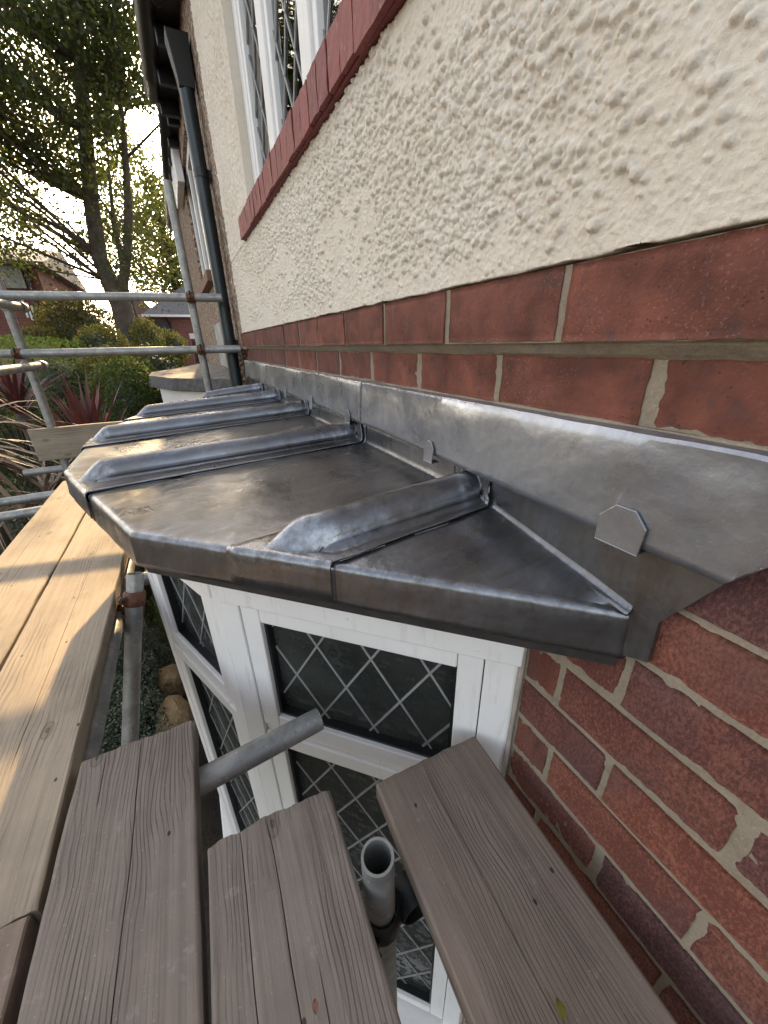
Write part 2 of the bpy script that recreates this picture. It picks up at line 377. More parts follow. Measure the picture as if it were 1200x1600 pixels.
def root_loc(o):
    while o.parent is not None: o = o.parent
    return np.array(o.location)
def thing(name, label, cat, loc=(0, 0, 0), group=None):
    o = bpy.data.objects.new(name, None); o.empty_display_size = .1; C.objects.link(o); o.location = loc
    o['label'] = label; o['category'] = cat
    if group: o['group'] = group
    return o
def tag(o, label, cat, group=None):
    o['label'] = label; o['category'] = cat
    if group: o['group'] = group
    return o
class MB:
    def __init__(s): s.v = []; s.f = []; s.k = 0
    def add(s, vs, fs):
        s.v.append(np.asarray(vs, float).reshape(-1, 3)); s.f += [tuple(int(i) + s.k for i in f) for f in fs]; s.k += len(s.v[-1]); return s
    def box(s, a, b):
        x0, y0, z0 = a; x1, y1, z1 = b
        return s.add([(x0, y0, z0), (x1, y0, z0), (x1, y1, z0), (x0, y1, z0), (x0, y0, z1), (x1, y0, z1), (x1, y1, z1), (x0, y1, z1)],
                     [(0, 3, 2, 1), (4, 5, 6, 7), (0, 1, 5, 4), (1, 2, 6, 5), (2, 3, 7, 6), (3, 0, 4, 7)])
    def obox(s, p, ax, ay, az):      # oriented box: corner p and three edge vectors
        p, ax, ay, az = map(np.asarray, (p, ax, ay, az))
        q = [p, p + ax, p + ax + ay, p + ay]
        return s.add(q + [i + az for i in q], [(0, 3, 2, 1), (4, 5, 6, 7), (0, 1, 5, 4), (1, 2, 6, 5), (2, 3, 7, 6), (3, 0, 4, 7)])
    def prism(s, poly, vec):
        n = len(poly); p = np.asarray(poly, float); q = p + np.asarray(vec)
        return s.add(np.vstack([p, q]), [tuple(range(n))[::-1], tuple(range(n, 2 * n))] + [(i, (i + 1) % n, n + (i + 1) % n, n + i) for i in range(n)])
    def tube(s, pts, rad, n=16, caps=True, inner=None):
        pts = [Vector(p) for p in pts]; rad = [rad] * len(pts) if isinstance(rad, (int, float)) else rad
        vs_ = []; ref = None
        for i, p in enumerate(pts):
            d = (pts[min(i + 1, len(pts) - 1)] - pts[max(i - 1, 0)]).normalized()
            if ref is None:
                ref = d.orthogonal().normalized()
            ref = (ref - d * ref.dot(d)).normalized(); w = d.cross(ref)
            for k in range(n):
                a = 2 * math.pi * k / n
                vs_.append(p + (ref * math.cos(a) + w * math.sin(a)) * rad[i])
        fs = [(i * n + k, i * n + (k + 1) % n, (i + 1) * n + (k + 1) % n, (i + 1) * n + k) for i in range(len(pts) - 1) for k in range(n)]
        if caps and inner is None:
            fs += [tuple(range(n))[::-1], tuple(range((len(pts) - 1) * n, len(pts) * n))]
        s.add([tuple(v) for v in vs_], fs)
        if inner is not None:        # hollow pipe: inner wall and ring ends
            k0 = s.k - len(vs_); m = len(pts)
            iv = []
            for i, p in enumerate(pts):
                for k in range(n): iv.append(p + (vs_[i * n + k] - p) * (inner / rad[i]))
            k1 = s.k
            s.v.append(np.array([tuple(v) for v in iv])); s.k += len(iv)
            for i in range(m - 1):
                for k in range(n): s.f.append((k1 + i * n + k, k1 + (i + 1) * n + k, k1 + (i + 1) * n + (k + 1) % n, k1 + i * n + (k + 1) % n))
            for k in range(n):
                s.f.append((k0 + k, k1 + k, k1 + (k + 1) % n, k0 + (k + 1) % n))
                e = (m - 1) * n
                s.f.append((k0 + e + k, k0 + e + (k + 1) % n, k1 + e + (k + 1) % n, k1 + e + k))
        return s
    def grid(s, P):                 # P: (n, m, 3)
        n, m = P.shape[:2]
        return s.add(P.reshape(-1, 3), [(i * m + j, i * m + j + 1, (i + 1) * m + j + 1, (i + 1) * m + j) for i in range(n - 1) for j in range(m - 1)])
    def build(s, name, mat, parent=None, smooth=False, bevel=0, loc=None, solid=0, auto=None, attr=None):
        v = np.vstack(s.v)
        if parent is not None: v = v - root_loc(parent)
        elif loc is not None: v = v - np.asarray(loc)
        me = bpy.data.meshes.new(name); me.from_pydata(v.tolist(), [], s.f); me.update()
        if smooth or auto: me.polygons.foreach_set('use_smooth', [True] * len(me.polygons))
        me.materials.append(MATS[mat])
        o = bpy.data.objects.new(name, me); C.objects.link(o)
        if parent is not None: o.parent = parent
        elif loc is not None: o.location = loc
        if auto: me.set_sharp_from_angle(angle=R_(auto))
        if attr is not None:
            at = me.attributes.new('burnish_highlight', 'FLOAT', 'POINT'); at.data.foreach_set('value', np.asarray(attr, np.float32).ravel())
        if solid:
            md = o.modifiers.new('thickness', 'SOLIDIFY'); md.thickness = solid; md.offset = -1
        if bevel:
            md = o.modifiers.new('bevel', 'BEVEL'); md.width = bevel; md.segments = 2; md.limit_method = 'ANGLE'
        return o
def fastmesh(name, verts, quads, mat, parent=None, loc=None, smooth=False):
    verts = np.asarray(verts, np.float32); quads = np.asarray(quads, np.int32)
    if parent is not None: verts = verts - root_loc(parent).astype(np.float32)
    elif loc is not None: verts = verts - np.asarray(loc, np.float32)
    k = quads.shape[1]
    me = bpy.data.meshes.new(name)
    me.vertices.add(len(verts)); me.vertices.foreach_set('co', verts.ravel())
    me.loops.add(quads.size); me.loops.foreach_set('vertex_index', quads.ravel())
    me.polygons.add(len(quads)); me.polygons.foreach_set('loop_start', np.arange(0, quads.size, k, dtype=np.int32))
    if smooth: me.polygons.foreach_set('use_smooth', np.ones(len(quads), bool))
    me.update(calc_edges=True); me.materials.append(MATS[mat])
    o = bpy.data.objects.new(name, me); C.objects.link(o)
    if parent is not None: o.parent = parent
    elif loc is not None: o.location = loc
    return o
def gridquads(n, m):
    i, j = np.meshgrid(np.arange(n - 1), np.arange(m - 1), indexing='ij'); a = (i * m + j).ravel()
    return np.stack([a, a + 1, a + m + 1, a + m], 1)
def leaves(centers, size, aspect=.6, up=.3):
    """one folded leaf of two quads per centre"""
    n = len(centers)
    d = rng.normal(size=(n, 3)); d[:, 2] -= up; d /= np.linalg.norm(d, axis=1)[:, None]
    w = np.cross(d, rng.normal(size=(n, 3))); w /= np.linalg.norm(w, axis=1)[:, None]
    nn = np.cross(d, w)
    L = (size * rng.uniform(.6, 1.3, n))[:, None]
    a = centers - d * L * .5; b = centers + d * L * .5
    m1 = centers + w * L * aspect * .5 + nn * L * .10; m2 = centers - w * L * aspect * .5 + nn * L * .10
    v = np.stack([a, m1, b, m2], 1).reshape(-1, 3)
    q = np.arange(n * 4).reshape(n, 4)
    return v, q

# ================================================================== SETTING
WX = .427            # face of the main brick wall (house to +X, outside to -X)
SX = .402            # face of the projecting course and the roughcast
GZ = -2.75           # garden level
n = 60
gx = np.concatenate([-np.geomspace(900, 1.2, n // 2), np.linspace(-1, 1, 30), np.geomspace(1.2, 900, n // 2)])
gy = np.concatenate([-np.geomspace(300, 1.2, n // 3), np.linspace(-1, 6, 40), np.geomspace(6.3, 1600, n // 2)])
GX, GY = np.meshgrid(gx, gy, indexing='ij')
GZZ = GZ + fbm(GX * 1.3, GY * 1.3, 3) * .12 * (np.abs(GX) < 30) * (np.abs(GY) < 40)
g = fastmesh('ground', np.stack([GX, GY, GZZ], -1).reshape(-1, 3), gridquads(len(gx), len(gy))[:, ::-1], 'soil', smooth=True)
g['kind'] = 'structure'

# ================================================================== THE HOUSE
house = thing('house', 'cream roughcast and red brick house with lead-roofed bay filling the right side', 'house', (WX, 1.5, GZ))

# --- brickwork --------------------------------------------------------------
bw = MB()
bw.box((WX + .0022, -.9, GZ - .1), (WX + .25, .335, -.0205))          # near pier beside the bay
bw.box((WX + .0022, .337, -.45), (WX + .25, 2.93, -.0205))            # band above the bay
brick_wall = bw.build('brick_wall', 'mortar', house)
fl = MB()
yy = np.linspace(-.9, 2.93, 420)
prof = [(WX + .004, -.0225), (WX - .004, -.0165), (SX + .012, -.0065), (SX + .010, -.0015)]
P = np.zeros((len(yy), len(prof), 3))
for j, (x, z) in enumerate(prof):
    P[:, j, 0] = x + fbm(yy * 30, j * 3.3, 5) * .004; P[:, j, 1] = yy; P[:, j, 2] = z + fbm(yy * 22, j * 7.1, 9) * .004
fl.grid(P)
fl.box((SX + .0045, -.9, -.004), (WX + .2, 2.93, .0745)); fl.box((SX + .02, -.9, .0750), (WX + .2, 2.829, .456))
fl.build('mortar_bed', 'mortar', brick_wall, smooth=False)

def brick_meshes(Lb, H, D, count, seed, matn):
    out = []
    for k in range(count):
        r = np.random.default_rng(seed + k)
        nu, nv_ = 31, 11
        u = np.linspace(0, 1, nu); v = np.linspace(0, 1, nv_)
        U, V = np.meshgrid(u, v, indexing='ij')
        y = (U - .5) * Lb; z = (V - .5) * H
        sd_ = int(r.integers(1000))
        eu = np.minimum(U, 1 - U) * Lb; ev = np.minimum(V, 1 - V) * H
        e = np.minimum(eu, ev)
        y = y + (fbm(V * 7, U * 2, sd_) * .0026) * (eu < 1e-6)
        z = z + (fbm(U * 15, V * 2, sd_ + 9) * .0020) * (ev < 1e-6)
        x = fbm(U * 5, V * 2.2, sd_ + 3) * .0030 + .0016 * (e < 1e-6) + .0010 * np.clip(fbm(U * 12, V * 5, sd_ + 6, 3) * 6 - .9, 0, 2) * (e < .009) + .0008 * (r.random((nu, nv_)) - .5)
        F_ = np.stack([x, y, z], -1).reshape(-1, 3)
        quads = gridquads(nu, nv_)
        ring = [i * nv_ for i in range(nu)] + [(nu - 1) * nv_ + j for j in range(1, nv_)] + [i * nv_ + nv_ - 1 for i in range(nu - 2, -1, -1)] + [j for j in range(nv_ - 2, 0, -1)]
        back = F_[ring].copy(); back[:, 0] = D
        nb = len(F_); m = len(ring)
        side = np.array([(ring[i], nb + i, nb + (i + 1) % m, ring[(i + 1) % m]) for i in range(m)])
        verts = np.vstack([F_, back]); q = np.vstack([quads, side])
        me = bpy.data.meshes.new('brick')
        me.from_pydata(verts.tolist(), [], q.tolist()); me.update()
        me.polygons.foreach_set('use_smooth', [i < len(quads) for i in range(len(q))])
        me.materials.append(MATS[matn]); out.append(me)
    return out
BL = .2175
def lay(course_z0, course_z1, joints_phase, y0, y1, X, mset, pitch=.2262, gap=.0046):
    """lay bricks whose mortar joints fall at joints_phase + k*pitch"""
    k0 = math.floor((y0 - joints_phase) / pitch) - 1
    for k in range(k0, k0 + 40):
        a = joints_phase + k * pitch + gap; b = joints_phase + (k + 1) * pitch - gap
        a2 = max(a, y0); b2 = min(b, y1)
        if b2 - a2 < .025: continue
        me = random.choice(mset)
        o = bpy.data.objects.new('brick', me); C.objects.link(o); o.parent = brick_wall
        full = a2 == a and b2 == b
        o.location = np.array([X + random.uniform(-.0012, .0018), (a2 + b2) / 2, (course_z0 + course_z1) / 2 + random.uniform(-.001, .001)]) - root_loc(house)
        sy = (b2 - a2) / BL
        o.scale = (1, sy, 1)
        o.rotation_euler = (random.uniform(-.006, .006), random.uniform(-.008, .008), random.uniform(-.004, .004))
set_top = brick_meshes(BL, .0765, .06, 6, 10, 'brick')
set_c2 = brick_meshes(BL, .0720, .06, 6, 30, 'brick')
set_low = brick_meshes(BL, .0798, .06, 8, 60, 'brick_low')
lay(-.002, .0745, .346, -.35, 2.93, SX, set_top, gap=.0060)
lay(-.088, -.0170, .239, -.35, 2.93, WX, set_c2, gap=.0062)
rows = [(-.176, -.100, .356), (-.264, -.188, .181), (-.353, -.276, .265), (-.4412, -.3645, .181), (-.530, -.453, .263), (-.6205, -.542, .1666), (-.708, -.633, .252), (-.797, -.72, .14), (-.885, -.809, .25), (-.973, -.897, .15), (-1.061, -.985, .26), (-1.149, -1.073, .14), (-1.237, -1.161, .25)]
for z0, z1, ph in rows: lay(z0, z1, ph, -.45, .327, WX, set_low)

hc = MB(); hc.box((.66, -9, GZ - .1), (6, 3.41, .44)); hc.box((2.3, -9, .4405), (6, 3.41, 1.748)); hc.box((.66, 2.10, .4405), (2.2995, 3.41, 1.748)); hc.build('light_block_core', 'room', house)  # unseen solid core, added to stop light leaking through the house
fw = MB(); fw.box((WX + .004, -9, GZ - .1), (.655, -.905, 1.748)); fw.build('rear_wall', 'farbrick', house)
# --- roughcast (painted pebbledash) ------------------------------------------
def pebbles(Yv, Zv, cell, seed, amp, keep):
    """height field of overlapping pebbles thrown at a wall"""
    H = np.zeros_like(Yv)
    for layer in range(2):
        ox = layer * .53 * cell; iy = np.floor((Yv + ox) / cell); iz = np.floor((Zv + ox) / cell)
        for a in (-1, 0, 1):
            for b in (-1, 0, 1):
                cy = iy + a; cz = iz + b; s_ = seed + layer * 77
                py = (cy + .15 + .7 * vhash(cy, cz, s_)) * cell - ox; pz = (cz + .15 + .7 * vhash(cy, cz, s_ + 1)) * cell - ox
                r0 = cell * (.20 + .52 * vhash(cy, cz, s_ + 2) ** 2.0)
                el = .7 + .6 * vhash(cy, cz, s_ + 3); th = vhash(cy, cz, s_ + 4) * 3.14
                dy = Yv - py; dz = Zv - pz
                p = (dy * np.cos(th) + dz * np.sin(th)) / el; q = -dy * np.sin(th) + dz * np.cos(th)
                d2 = (p * p + q * q) / (r0 * r0)
                on = vhash(cy, cz, s_ + 5) < keep(py, pz)
                h = np.where((d2 < 1) & on, np.clip(1 - d2 * d2, 0, 1) ** .55 * r0 * amp * (.6 + .6 * vhash(cy, cz, s_ + 6)), 0)
                H = np.maximum(H, h)
    return H
def keep_main(y, z):
    band = np.clip((z - .085 - .035 * (vn(y * 9, 0 * y, 4))) / .05, 0.05, 1)
    patch = np.clip(1.25 - 1.5 * (vn(y * 3.1 + 4, z * 4.5, 21) > .72), .15, 1)
    near = np.clip((y - .18 + .12 * (vn(y * 6, z * 6, 77) - .5)) / .35, .22, 1)
    return .9 * band * patch * near
def rough_panel(name, y0, y1, z0, z1, dy0, growth, dz, matn='stucco', parent=house, ragged=True, cell=.0088):
    ys = [y0]
    while ys[-1] < y1: ys.append(ys[-1] + max(dy0, growth * max(ys[-1], 0)))
    ys = np.array(ys); ys *= 1.0; ys = y0 + (ys - y0) * (y1 - y0) / (ys[-1] - y0)
    zs = np.arange(z0, z1 + dz * .5, dz)
    Yg, Zg = np.meshgrid(ys, zs, indexing='ij')
    H = pebbles(Yg, Zg, cell, 11, 1.0, keep_main)
    H = H + pebbles(Yg, Zg, cell * .52, 51, .55, lambda a, b: .6 + 0 * a) * .8
    base = fbm(Yg * 14, Zg * 14, 31) * .006 + fbm(Yg * 90, Zg * 90, 41) * .0022
    X = SX + .001 - H - base * .8
    bottom = np.arange(len(zs)) == 0
    Zg = Zg + (fbm(Yg * 26, 0 * Yg, 61) * .006) * bottom
    V = np.stack([X, Yg, Zg], -1)
    # return edge along the bottom
    back = V[:, :1, :].copy(); back[:, 0, 0] = SX + .03; back[:, 0, 2] += .001
    V = np.concatenate([back, V], 1)
    return fastmesh(name, V.reshape(-1, 3), gridquads(*V.shape[:2]), matn, parent, smooth=True)
rough_panel('roughcast', -.25, 2.83, .0775, .4555, .0016, .0030, .0018)
rough_panel('roughcast', 2.048, 2.83, .4575, 1.75, .006, .0, .006)
bare = MB(); bare.box((SX + .004, 2.8305, -.02), (SX + .2, 3.42, 1.75)); bare.build('party_strip', 'dash', house)
top = MB(); top.box((SX + .012, -.9, 1.53), (SX + .2, 2.046, 1.75)); top.box((SX + .012, -.9, .4575), (SX + .2, .28, 1.528)); top.build('upper_wall', 'stucco', house)

# --- upper window ------------------------------------------------------------
uw = MB(); FX = .432
def bar(y0, y1, z0, z1, x0=FX, x1=FX + .06): uw.box((x0, y0, z0), (x1, y1, z1))
bar(1.985, 2.045, .528, 1.52); bar(.30, 1.983, .528, .56); bar(.30, 1.983, 1.46, 1.52)
upper_window = uw.build('upper_window', 'white', house, bevel=.004)
rv = MB(); rv.box((SX - .004, 2.0465, .5375), (SX + .15, 2.0605, 1.75)); rv.build('reveal', 'stucco', upper_window)
for y0, y1 in ((1.63, 1.70), (1.21, 1.29), (.80, .87)):
    m_ = MB(); m_.box((FX - .004, y0, .562), (FX + .055, y1, 1.458)); m_.build('mullion', 'white', upper_window, bevel=.004)
pz = [(1.70, 1.985), (1.29, 1.63), (.87, 1.21), (.36, .80)]
for y0, y1 in pz:
    fr = MB()
    for a, b, c_, d in ((y0, y0 + .03, .56, 1.46), (y1 - .03, y1, .56, 1.46)): fr.box((FX + .006, a, c_), (FX + .05, b, d))
    fr.box((FX + .006, y0 + .03, .56), (FX + .05, y1 - .03, .60)); fr.box((FX + .006, y0 + .03, 1.42), (FX + .05, y1 - .03, 1.46))
    fr.build('sash', 'white', upper_window, bevel=.003)
    p = MB(); p.box((FX + .024, y0 + .03, .60), (FX + .028, y1 - .03, 1.42)); p.build('pane', 'clear', upper_window)
    w = y1 - y0 - .06; hgt = .82
    for sg in (1, -1):
        for k in range(-4, 6):
            # diagonal came z = sg*slope*(y) + c, clipped to the pane
            c0 = .60 + k * .2; slope = .1 / .06
            seg = []
            for q in np.linspace(0, w, 60):
                z = c0 + (slope * q if sg > 0 else slope * (w - q))
                if .60 < z < 1.42: seg.append((y0 + .03 + q, z))
            if len(seg) > 4:
                b_ = MB(); (ya, za), (yb, zb) = seg[0], seg[-1]
                b_.obox((FX + .019, ya, za), (.004, 0, 0), (0, yb - ya, zb - za), (0, .006, 0)); b_.build('lead_came', 'came', upper_window)
rm = MB(); rm.box((FX + .07, .28, .45), (FX + 1.8, 2.04, 1.7)); rm.build('room_interior', 'room', upper_window)
cur = MB()
ys = np.linspace(1.66, 1.99, 60); zs = np.array([.5, 1.5]); Pg = np.zeros((60, 2, 3))
for j in range(2): Pg[:, j, 0] = FX + .058 + .006 * np.sin(ys * 160); Pg[:, j, 1] = ys; Pg[:, j, 2] = zs[j]
cur.grid(Pg); cur.build('curtain', 'curtain', upper_window, smooth=True)

# --- brick-on-edge sill ------------------------------------------------------
sb = MB(); sb.box((.389, .10, .4570), (FX + .02, 2.235, .533)); window_sill = sb.build('window_sill', 'sill', house)
sill_mesh = []
for k in range(5):
    b_ = MB(); r = np.random.default_rng(200 + k)
    b_.box((-.0, -.0315, -.0405), (.06, .0315, .0405)); bm = bmesh.new()
    me = bpy.data.meshes.new('sill_brick'); v = np.vstack(b_.v); me.from_pydata(v.tolist(), [], b_.f)
    bm.from_mesh(me); bmesh.ops.subdivide_edges(bm, edges=bm.edges, cuts=3, use_grid_fill=True)
    for vt in bm.verts: vt.co += Vector(r.normal(0, .0005, 3))
    bm.to_mesh(me); bm.free(); me.materials.append(MATS['sill']); sill_mesh.append(me)
yb = 2.205
while yb > .1:
    o = bpy.data.objects.new('sill_brick', random.choice(sill_mesh)); C.objects.link(o); o.parent = window_sill
    wd = random.uniform(.92, 1.04)
    o.location = np.array([.3775 + random.uniform(-.0015, .0015), yb, .5000 + random.uniform(-.002, .002)]) - root_loc(house)
    o.scale = (1, wd, 1); o.rotation_euler = (random.uniform(-.006, .006), random.uniform(-.012, .012) , random.uniform(-.006, .006))
    yb -= .0665

# --- bay window ---------------------------------------------------------------
# plan of the window face: wall corner, then facets at 45, 67.5, 90, 112.5, 135 degrees
def pt(p, ang, d): return (p[0] - d * math.cos(R_(ang)), p[1] + d * math.sin(R_(ang)))
W0 = (.427, .335); W1 = pt(W0, 45, .650); W2 = pt(W1, 67.5, .52); W3 = pt(W2, 90, .52); W4 = pt(W3, 112.5, .52); W5 = pt(W4, 135, .65)
bayroot = MB()
# brick dado under the window and dark core behind the glass
inn = []
for p, a in ((W0, 45), (W1, 56), (W2, 78), (W3, 101), (W4, 123), (W5, 135)):
    inn.append((p[0] + .075 * math.sin(R_(a)), p[1] + .075 * math.cos(R_(a))))
core = [(x, y, GZ - .05) for x, y in inn] + [(WX + .2, W5[1], GZ - .05), (WX + .2, W0[1] + .01, GZ - .05)]
bayroot.prism(core[::-1], (0, 0, -.38 - GZ))
bay = bayroot.build('bay_window', 'room', house)
def facet(Pa, Pb, ang, left_w, right_w, detail=True):
    """one glazed side of the bay between plan points Pa (near) and Pb (far)"""
    Pa = np.array([*Pa, 0.]); Pb = np.array([*Pb, 0.]); Ln = np.linalg.norm(Pb - Pa); e = (Pb - Pa) / Ln
    nrm = np.array([-e[1], e[0], 0]) ; nrm = np.array([-math.sin(R_(ang)), -math.cos(R_(ang)), 0])
    Z = np.array([0, 0, 1.])
    def bx(s0, s1, z0, z1, d0, d1, name, mat='white', bev=.003):
        m = MB(); m.obox(Pa + e * s0 + Z * z0 + nrm * d0, e * (s1 - s0), nrm * (d1 - d0), Z * (z1 - z0))
        return m.build(name, mat, bay, bevel=bev)
    zb = -2.33
    bx(.002, Ln - .002, -.512, -.372, -.02, .012, 'head_board')
    for q in (.12, .5, .84):
        pc = Pa + e * Ln * q + Z * (-.49 + .006 * math.sin(q * 40)); m = MB(); m.tube([tuple(pc + nrm * .010), tuple(pc + nrm * .0135)], [.0042, .0034], 10); m.build('screw_cap', 'white', bay)
    bx(0.001, right_w, zb, -.5135, -.05, -.001, 'post'); bx(Ln - left_w, Ln - .001, zb, -.5135, -.05, -.001, 'post')
    a = right_w + .002; b = Ln - left_w - .002
    st = .047
    for (z0, z1) in ((-.905, -.515), (zb + .02, -.935)):
        bx(a, a + st, z0, z1, -.045, -.004, 'stile'); bx(b - st, b, z0, z1, -.045, -.004, 'stile')
        bx(a + st + .001, b - st - .001, z1 - .047, z1, -.045, -.0045, 'rail'); bx(a + st + .001, b - st - .001, z0, z0 + .042, -.045, -.0045, 'rail')
        bx(a + st - .004, b - st + .004, z0 + .038, z1 - .043, -.040, -.036, 'pane', 'glass', 0)
        # gasket
        ga, gb, gz0, gz1 = a + st, b - st, z0 + .042, z1 - .047
        for q in ((ga, ga + .007, gz0, gz1), (gb - .007, gb, gz0, gz1), (ga + .007, gb - .007, gz0, gz0 + .007), (ga + .007, gb - .007, gz1 - .007, gz1)):
            bx(q[0], q[1], q[2], q[3], -.0352, -.016, 'gasket', 'black', 0)
        # diamond leading
        slope = .107 / .065; s_ref, z_ref = .297, -.624
        for sg in (1, -1):
            ks = range(-14, 15)
            for k in ks:
                zz = z_ref + k * .214
                # z = zz + sg*slope*(s - s_ref), clipped to the light
                lo, hi = ga + .007, gb - .007
                cand = sorted([s_ref + sg * (gz0 + .007 - zz) / slope, s_ref + sg * (gz1 - .007 - zz) / slope])
                s0 = max(lo, cand[0]); s1 = min(hi, cand[1])
                if s1 - s0 < .012: continue
                p0 = Pa + e * s0 + Z * (zz + sg * slope * (s0 - s_ref)); p1 = Pa + e * s1 + Z * (zz + sg * slope * (s1 - s_ref))
                dirv = (p1 - p0) / np.linalg.norm(p1 - p0); perp = np.cross(nrm, dirv)
                m = MB(); m.obox(p0 - perp * .0024 + nrm * (-.0358), p1 - p0, perp * .0048, nrm * .0022 * (1 if sg > 0 else 1.25))
                m.build('lead_came', 'came', bay)
    bx(a, b, -.9335, -.9065, -.05, -.012, 'transom')
    bx(-.01, Ln + .01, zb - .05, zb - .001, -.06, .06, 'sill', 'white', .006)
    bx(.004, Ln - .004, GZ - .05, zb - .052, -.07, -.002, 'dado_wall', 'farbrick', 0)
facet(W0, W1, 45, .055, .062)
facet(W1, W2, 67.5, .04, .055)
facet(W2, W3, 90, .05, .05)
facet(W3, W4, 112.5, .05, .05)
facet(W4, W5, 135, .05, .05)
sl = MB()
zz = np.linspace(GZ, -.40, 90)
sl.tube([(WX - .003, .3340, z) for z in zz], [.005 + .0006 * math.sin(z * 31) for z in zz], 6)
sl.build('sealant', 'rust_cord', bay, smooth=True)

# --- lead roof of the bay --------------------------------------------------------
EV = [np.array(p) for p in ((.425, .188), (-.140, .742), (-.340, 1.275), (-.340, 1.885), (-.150, 2.42), (.425, 3.0))]
EZ = -.300; CZ = -.255
def crease_z(y):
    return np.interp(y, [.188, .437, 2.50, 3.0], [-.298, CZ, CZ, -.298])
cum = [0.0]
for a, b in zip(EV[:-1], EV[1:]): cum.append(cum[-1] + np.linalg.norm(b - a))
def eave_at(s):
    s = min(max(s, 0), cum[-1])
    for i in range(5):
        if s <= cum[i + 1] + 1e-9:
            f_ = (s - cum[i]) / (cum[i + 1] - cum[i]); return EV[i] * (1 - f_) + EV[i + 1] * f_
def eave_n(s):
    """outward direction, mitred near the corners"""
    def fn(i):
        d = EV[i + 1] - EV[i]; d = d / np.linalg.norm(d); return np.array([-d[1], d[0]])
    i = 0
    for k in range(5):
        if s >= cum[k] - 1e-9: i = k
    nn = fn(i)
    for k in (i, i + 1):
        if 0 < k < 5 and abs(s - cum[k]) < .03:
            o = fn(k - 1) + fn(k); o /= np.linalg.norm(o); w = 1 - abs(s - cum[k]) / .03
            nn = nn * (1 - w * .999) + o * w / max(.9, 1)
    return nn / np.linalg.norm(nn)
def eave_s(pt_):
    best = None
    for i in range(5):
        d = EV[i + 1] - EV[i]; L2 = d @ d; f_ = np.clip((np.array(pt_) - EV[i]) @ d / L2, 0, 1)
        q = EV[i] + d * f_; dd = np.linalg.norm(q - np.array(pt_))
        if best is None or dd < best[0]: best = (dd, cum[i] + f_ * math.sqrt(L2))
    return best[1]
JW = [.437, .958, 1.475, 1.965, 2.43]
JE = [eave_s(p) for p in ((.1465, .468), (-.2366, 1.020), (-.34, 1.545), (-.275, 2.07), (-.02, 2.55))]
UPX = .4200
lead_root = MB()
dk = []
for i, p in enumerate(EV):
    s = cum[i]; nn = eave_n(s); q = p - nn * .010; dk.append((min(q[0], WX - .002), q[1], -.388))
lead_root.prism(dk[::-1], (0, 0, .07))
bay_roof = lead_root.build('bay_roof', 'dark_timber', house)
def panel(sw0, sw1, se0, se1, seed):
    brk = [s for s in cum if se0 + .01 < s < se1 - .01]
    S = np.unique(np.concatenate([np.linspace(0, 1, 46)] + [[(b - se0) / (se1 - se0) + d for d in (-.006, 0, .006)] for b in brk])); S = S[(S >= 0) & (S <= 1)]
    T = np.linspace(0, 1, 44)
    rowsP = []
    for s in S:
        es = se0 + (se1 - se0) * s; E_ = eave_at(es); nn = eave_n(es); yw = sw0 + (sw1 - sw0) * s; zc = crease_z(yw)
        col = []
        ux = .0026 * (int(round(seed / 5.3)) % 2)
        for z in (-.19, -.215, zc + .030, zc + .015): col.append((UPX + .002 + ux, yw, max(z, zc + .012)))
        r = .010
        for a in (20, 45, 70): col.append((UPX + ux - r + r * math.cos(R_(a)), yw, zc + r - r * math.sin(R_(a))))
        Wp = np.array([UPX - r, yw]); re = .009; Ee = E_ - nn * re
        for t in T:
            q = Wp * (1 - t) + Ee * t
            und = fbm(q[0] * 9 + seed, q[1] * 9, 71, 3) * .0075 * math.sin(math.pi * min(1, t * 1.02)) ** .5
            col.append((q[0], q[1], zc * (1 - t) + EZ * t + und))
        for a in (30, 60, 90):
            q = Ee + nn * re * math.sin(R_(a)); col.append((q[0], q[1], EZ - re + re * math.cos(R_(a))))
        for d in (.012, .024, .036, .048, .056):
            wv = fbm(es * 14 + seed, d * 30, 81, 3) * .006
            q = E_ + nn * (wv * d / .05 + .003 * d / .05); col.append((q[0], q[1], EZ - re - d + fbm(es * 9, 2.0, 91) * .003 * (d > .05)))
        rowsP.append(col)
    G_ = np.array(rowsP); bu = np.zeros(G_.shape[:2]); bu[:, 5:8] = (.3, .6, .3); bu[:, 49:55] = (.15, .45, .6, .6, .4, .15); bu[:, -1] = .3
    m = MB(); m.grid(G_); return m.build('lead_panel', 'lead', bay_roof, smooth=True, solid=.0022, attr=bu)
sws = [.192] + JW + [2.996]; ses = [0.002] + JE + [cum[-1] - .002]
for k in range(6):
    panel(sws[k] - (.0 if k == 0 else .004), sws[k + 1] + (.03 if k < 5 else 0), ses[k] - (0 if k == 0 else .004), ses[k + 1] + (.03 if k < 5 else 0), k * 5.3)

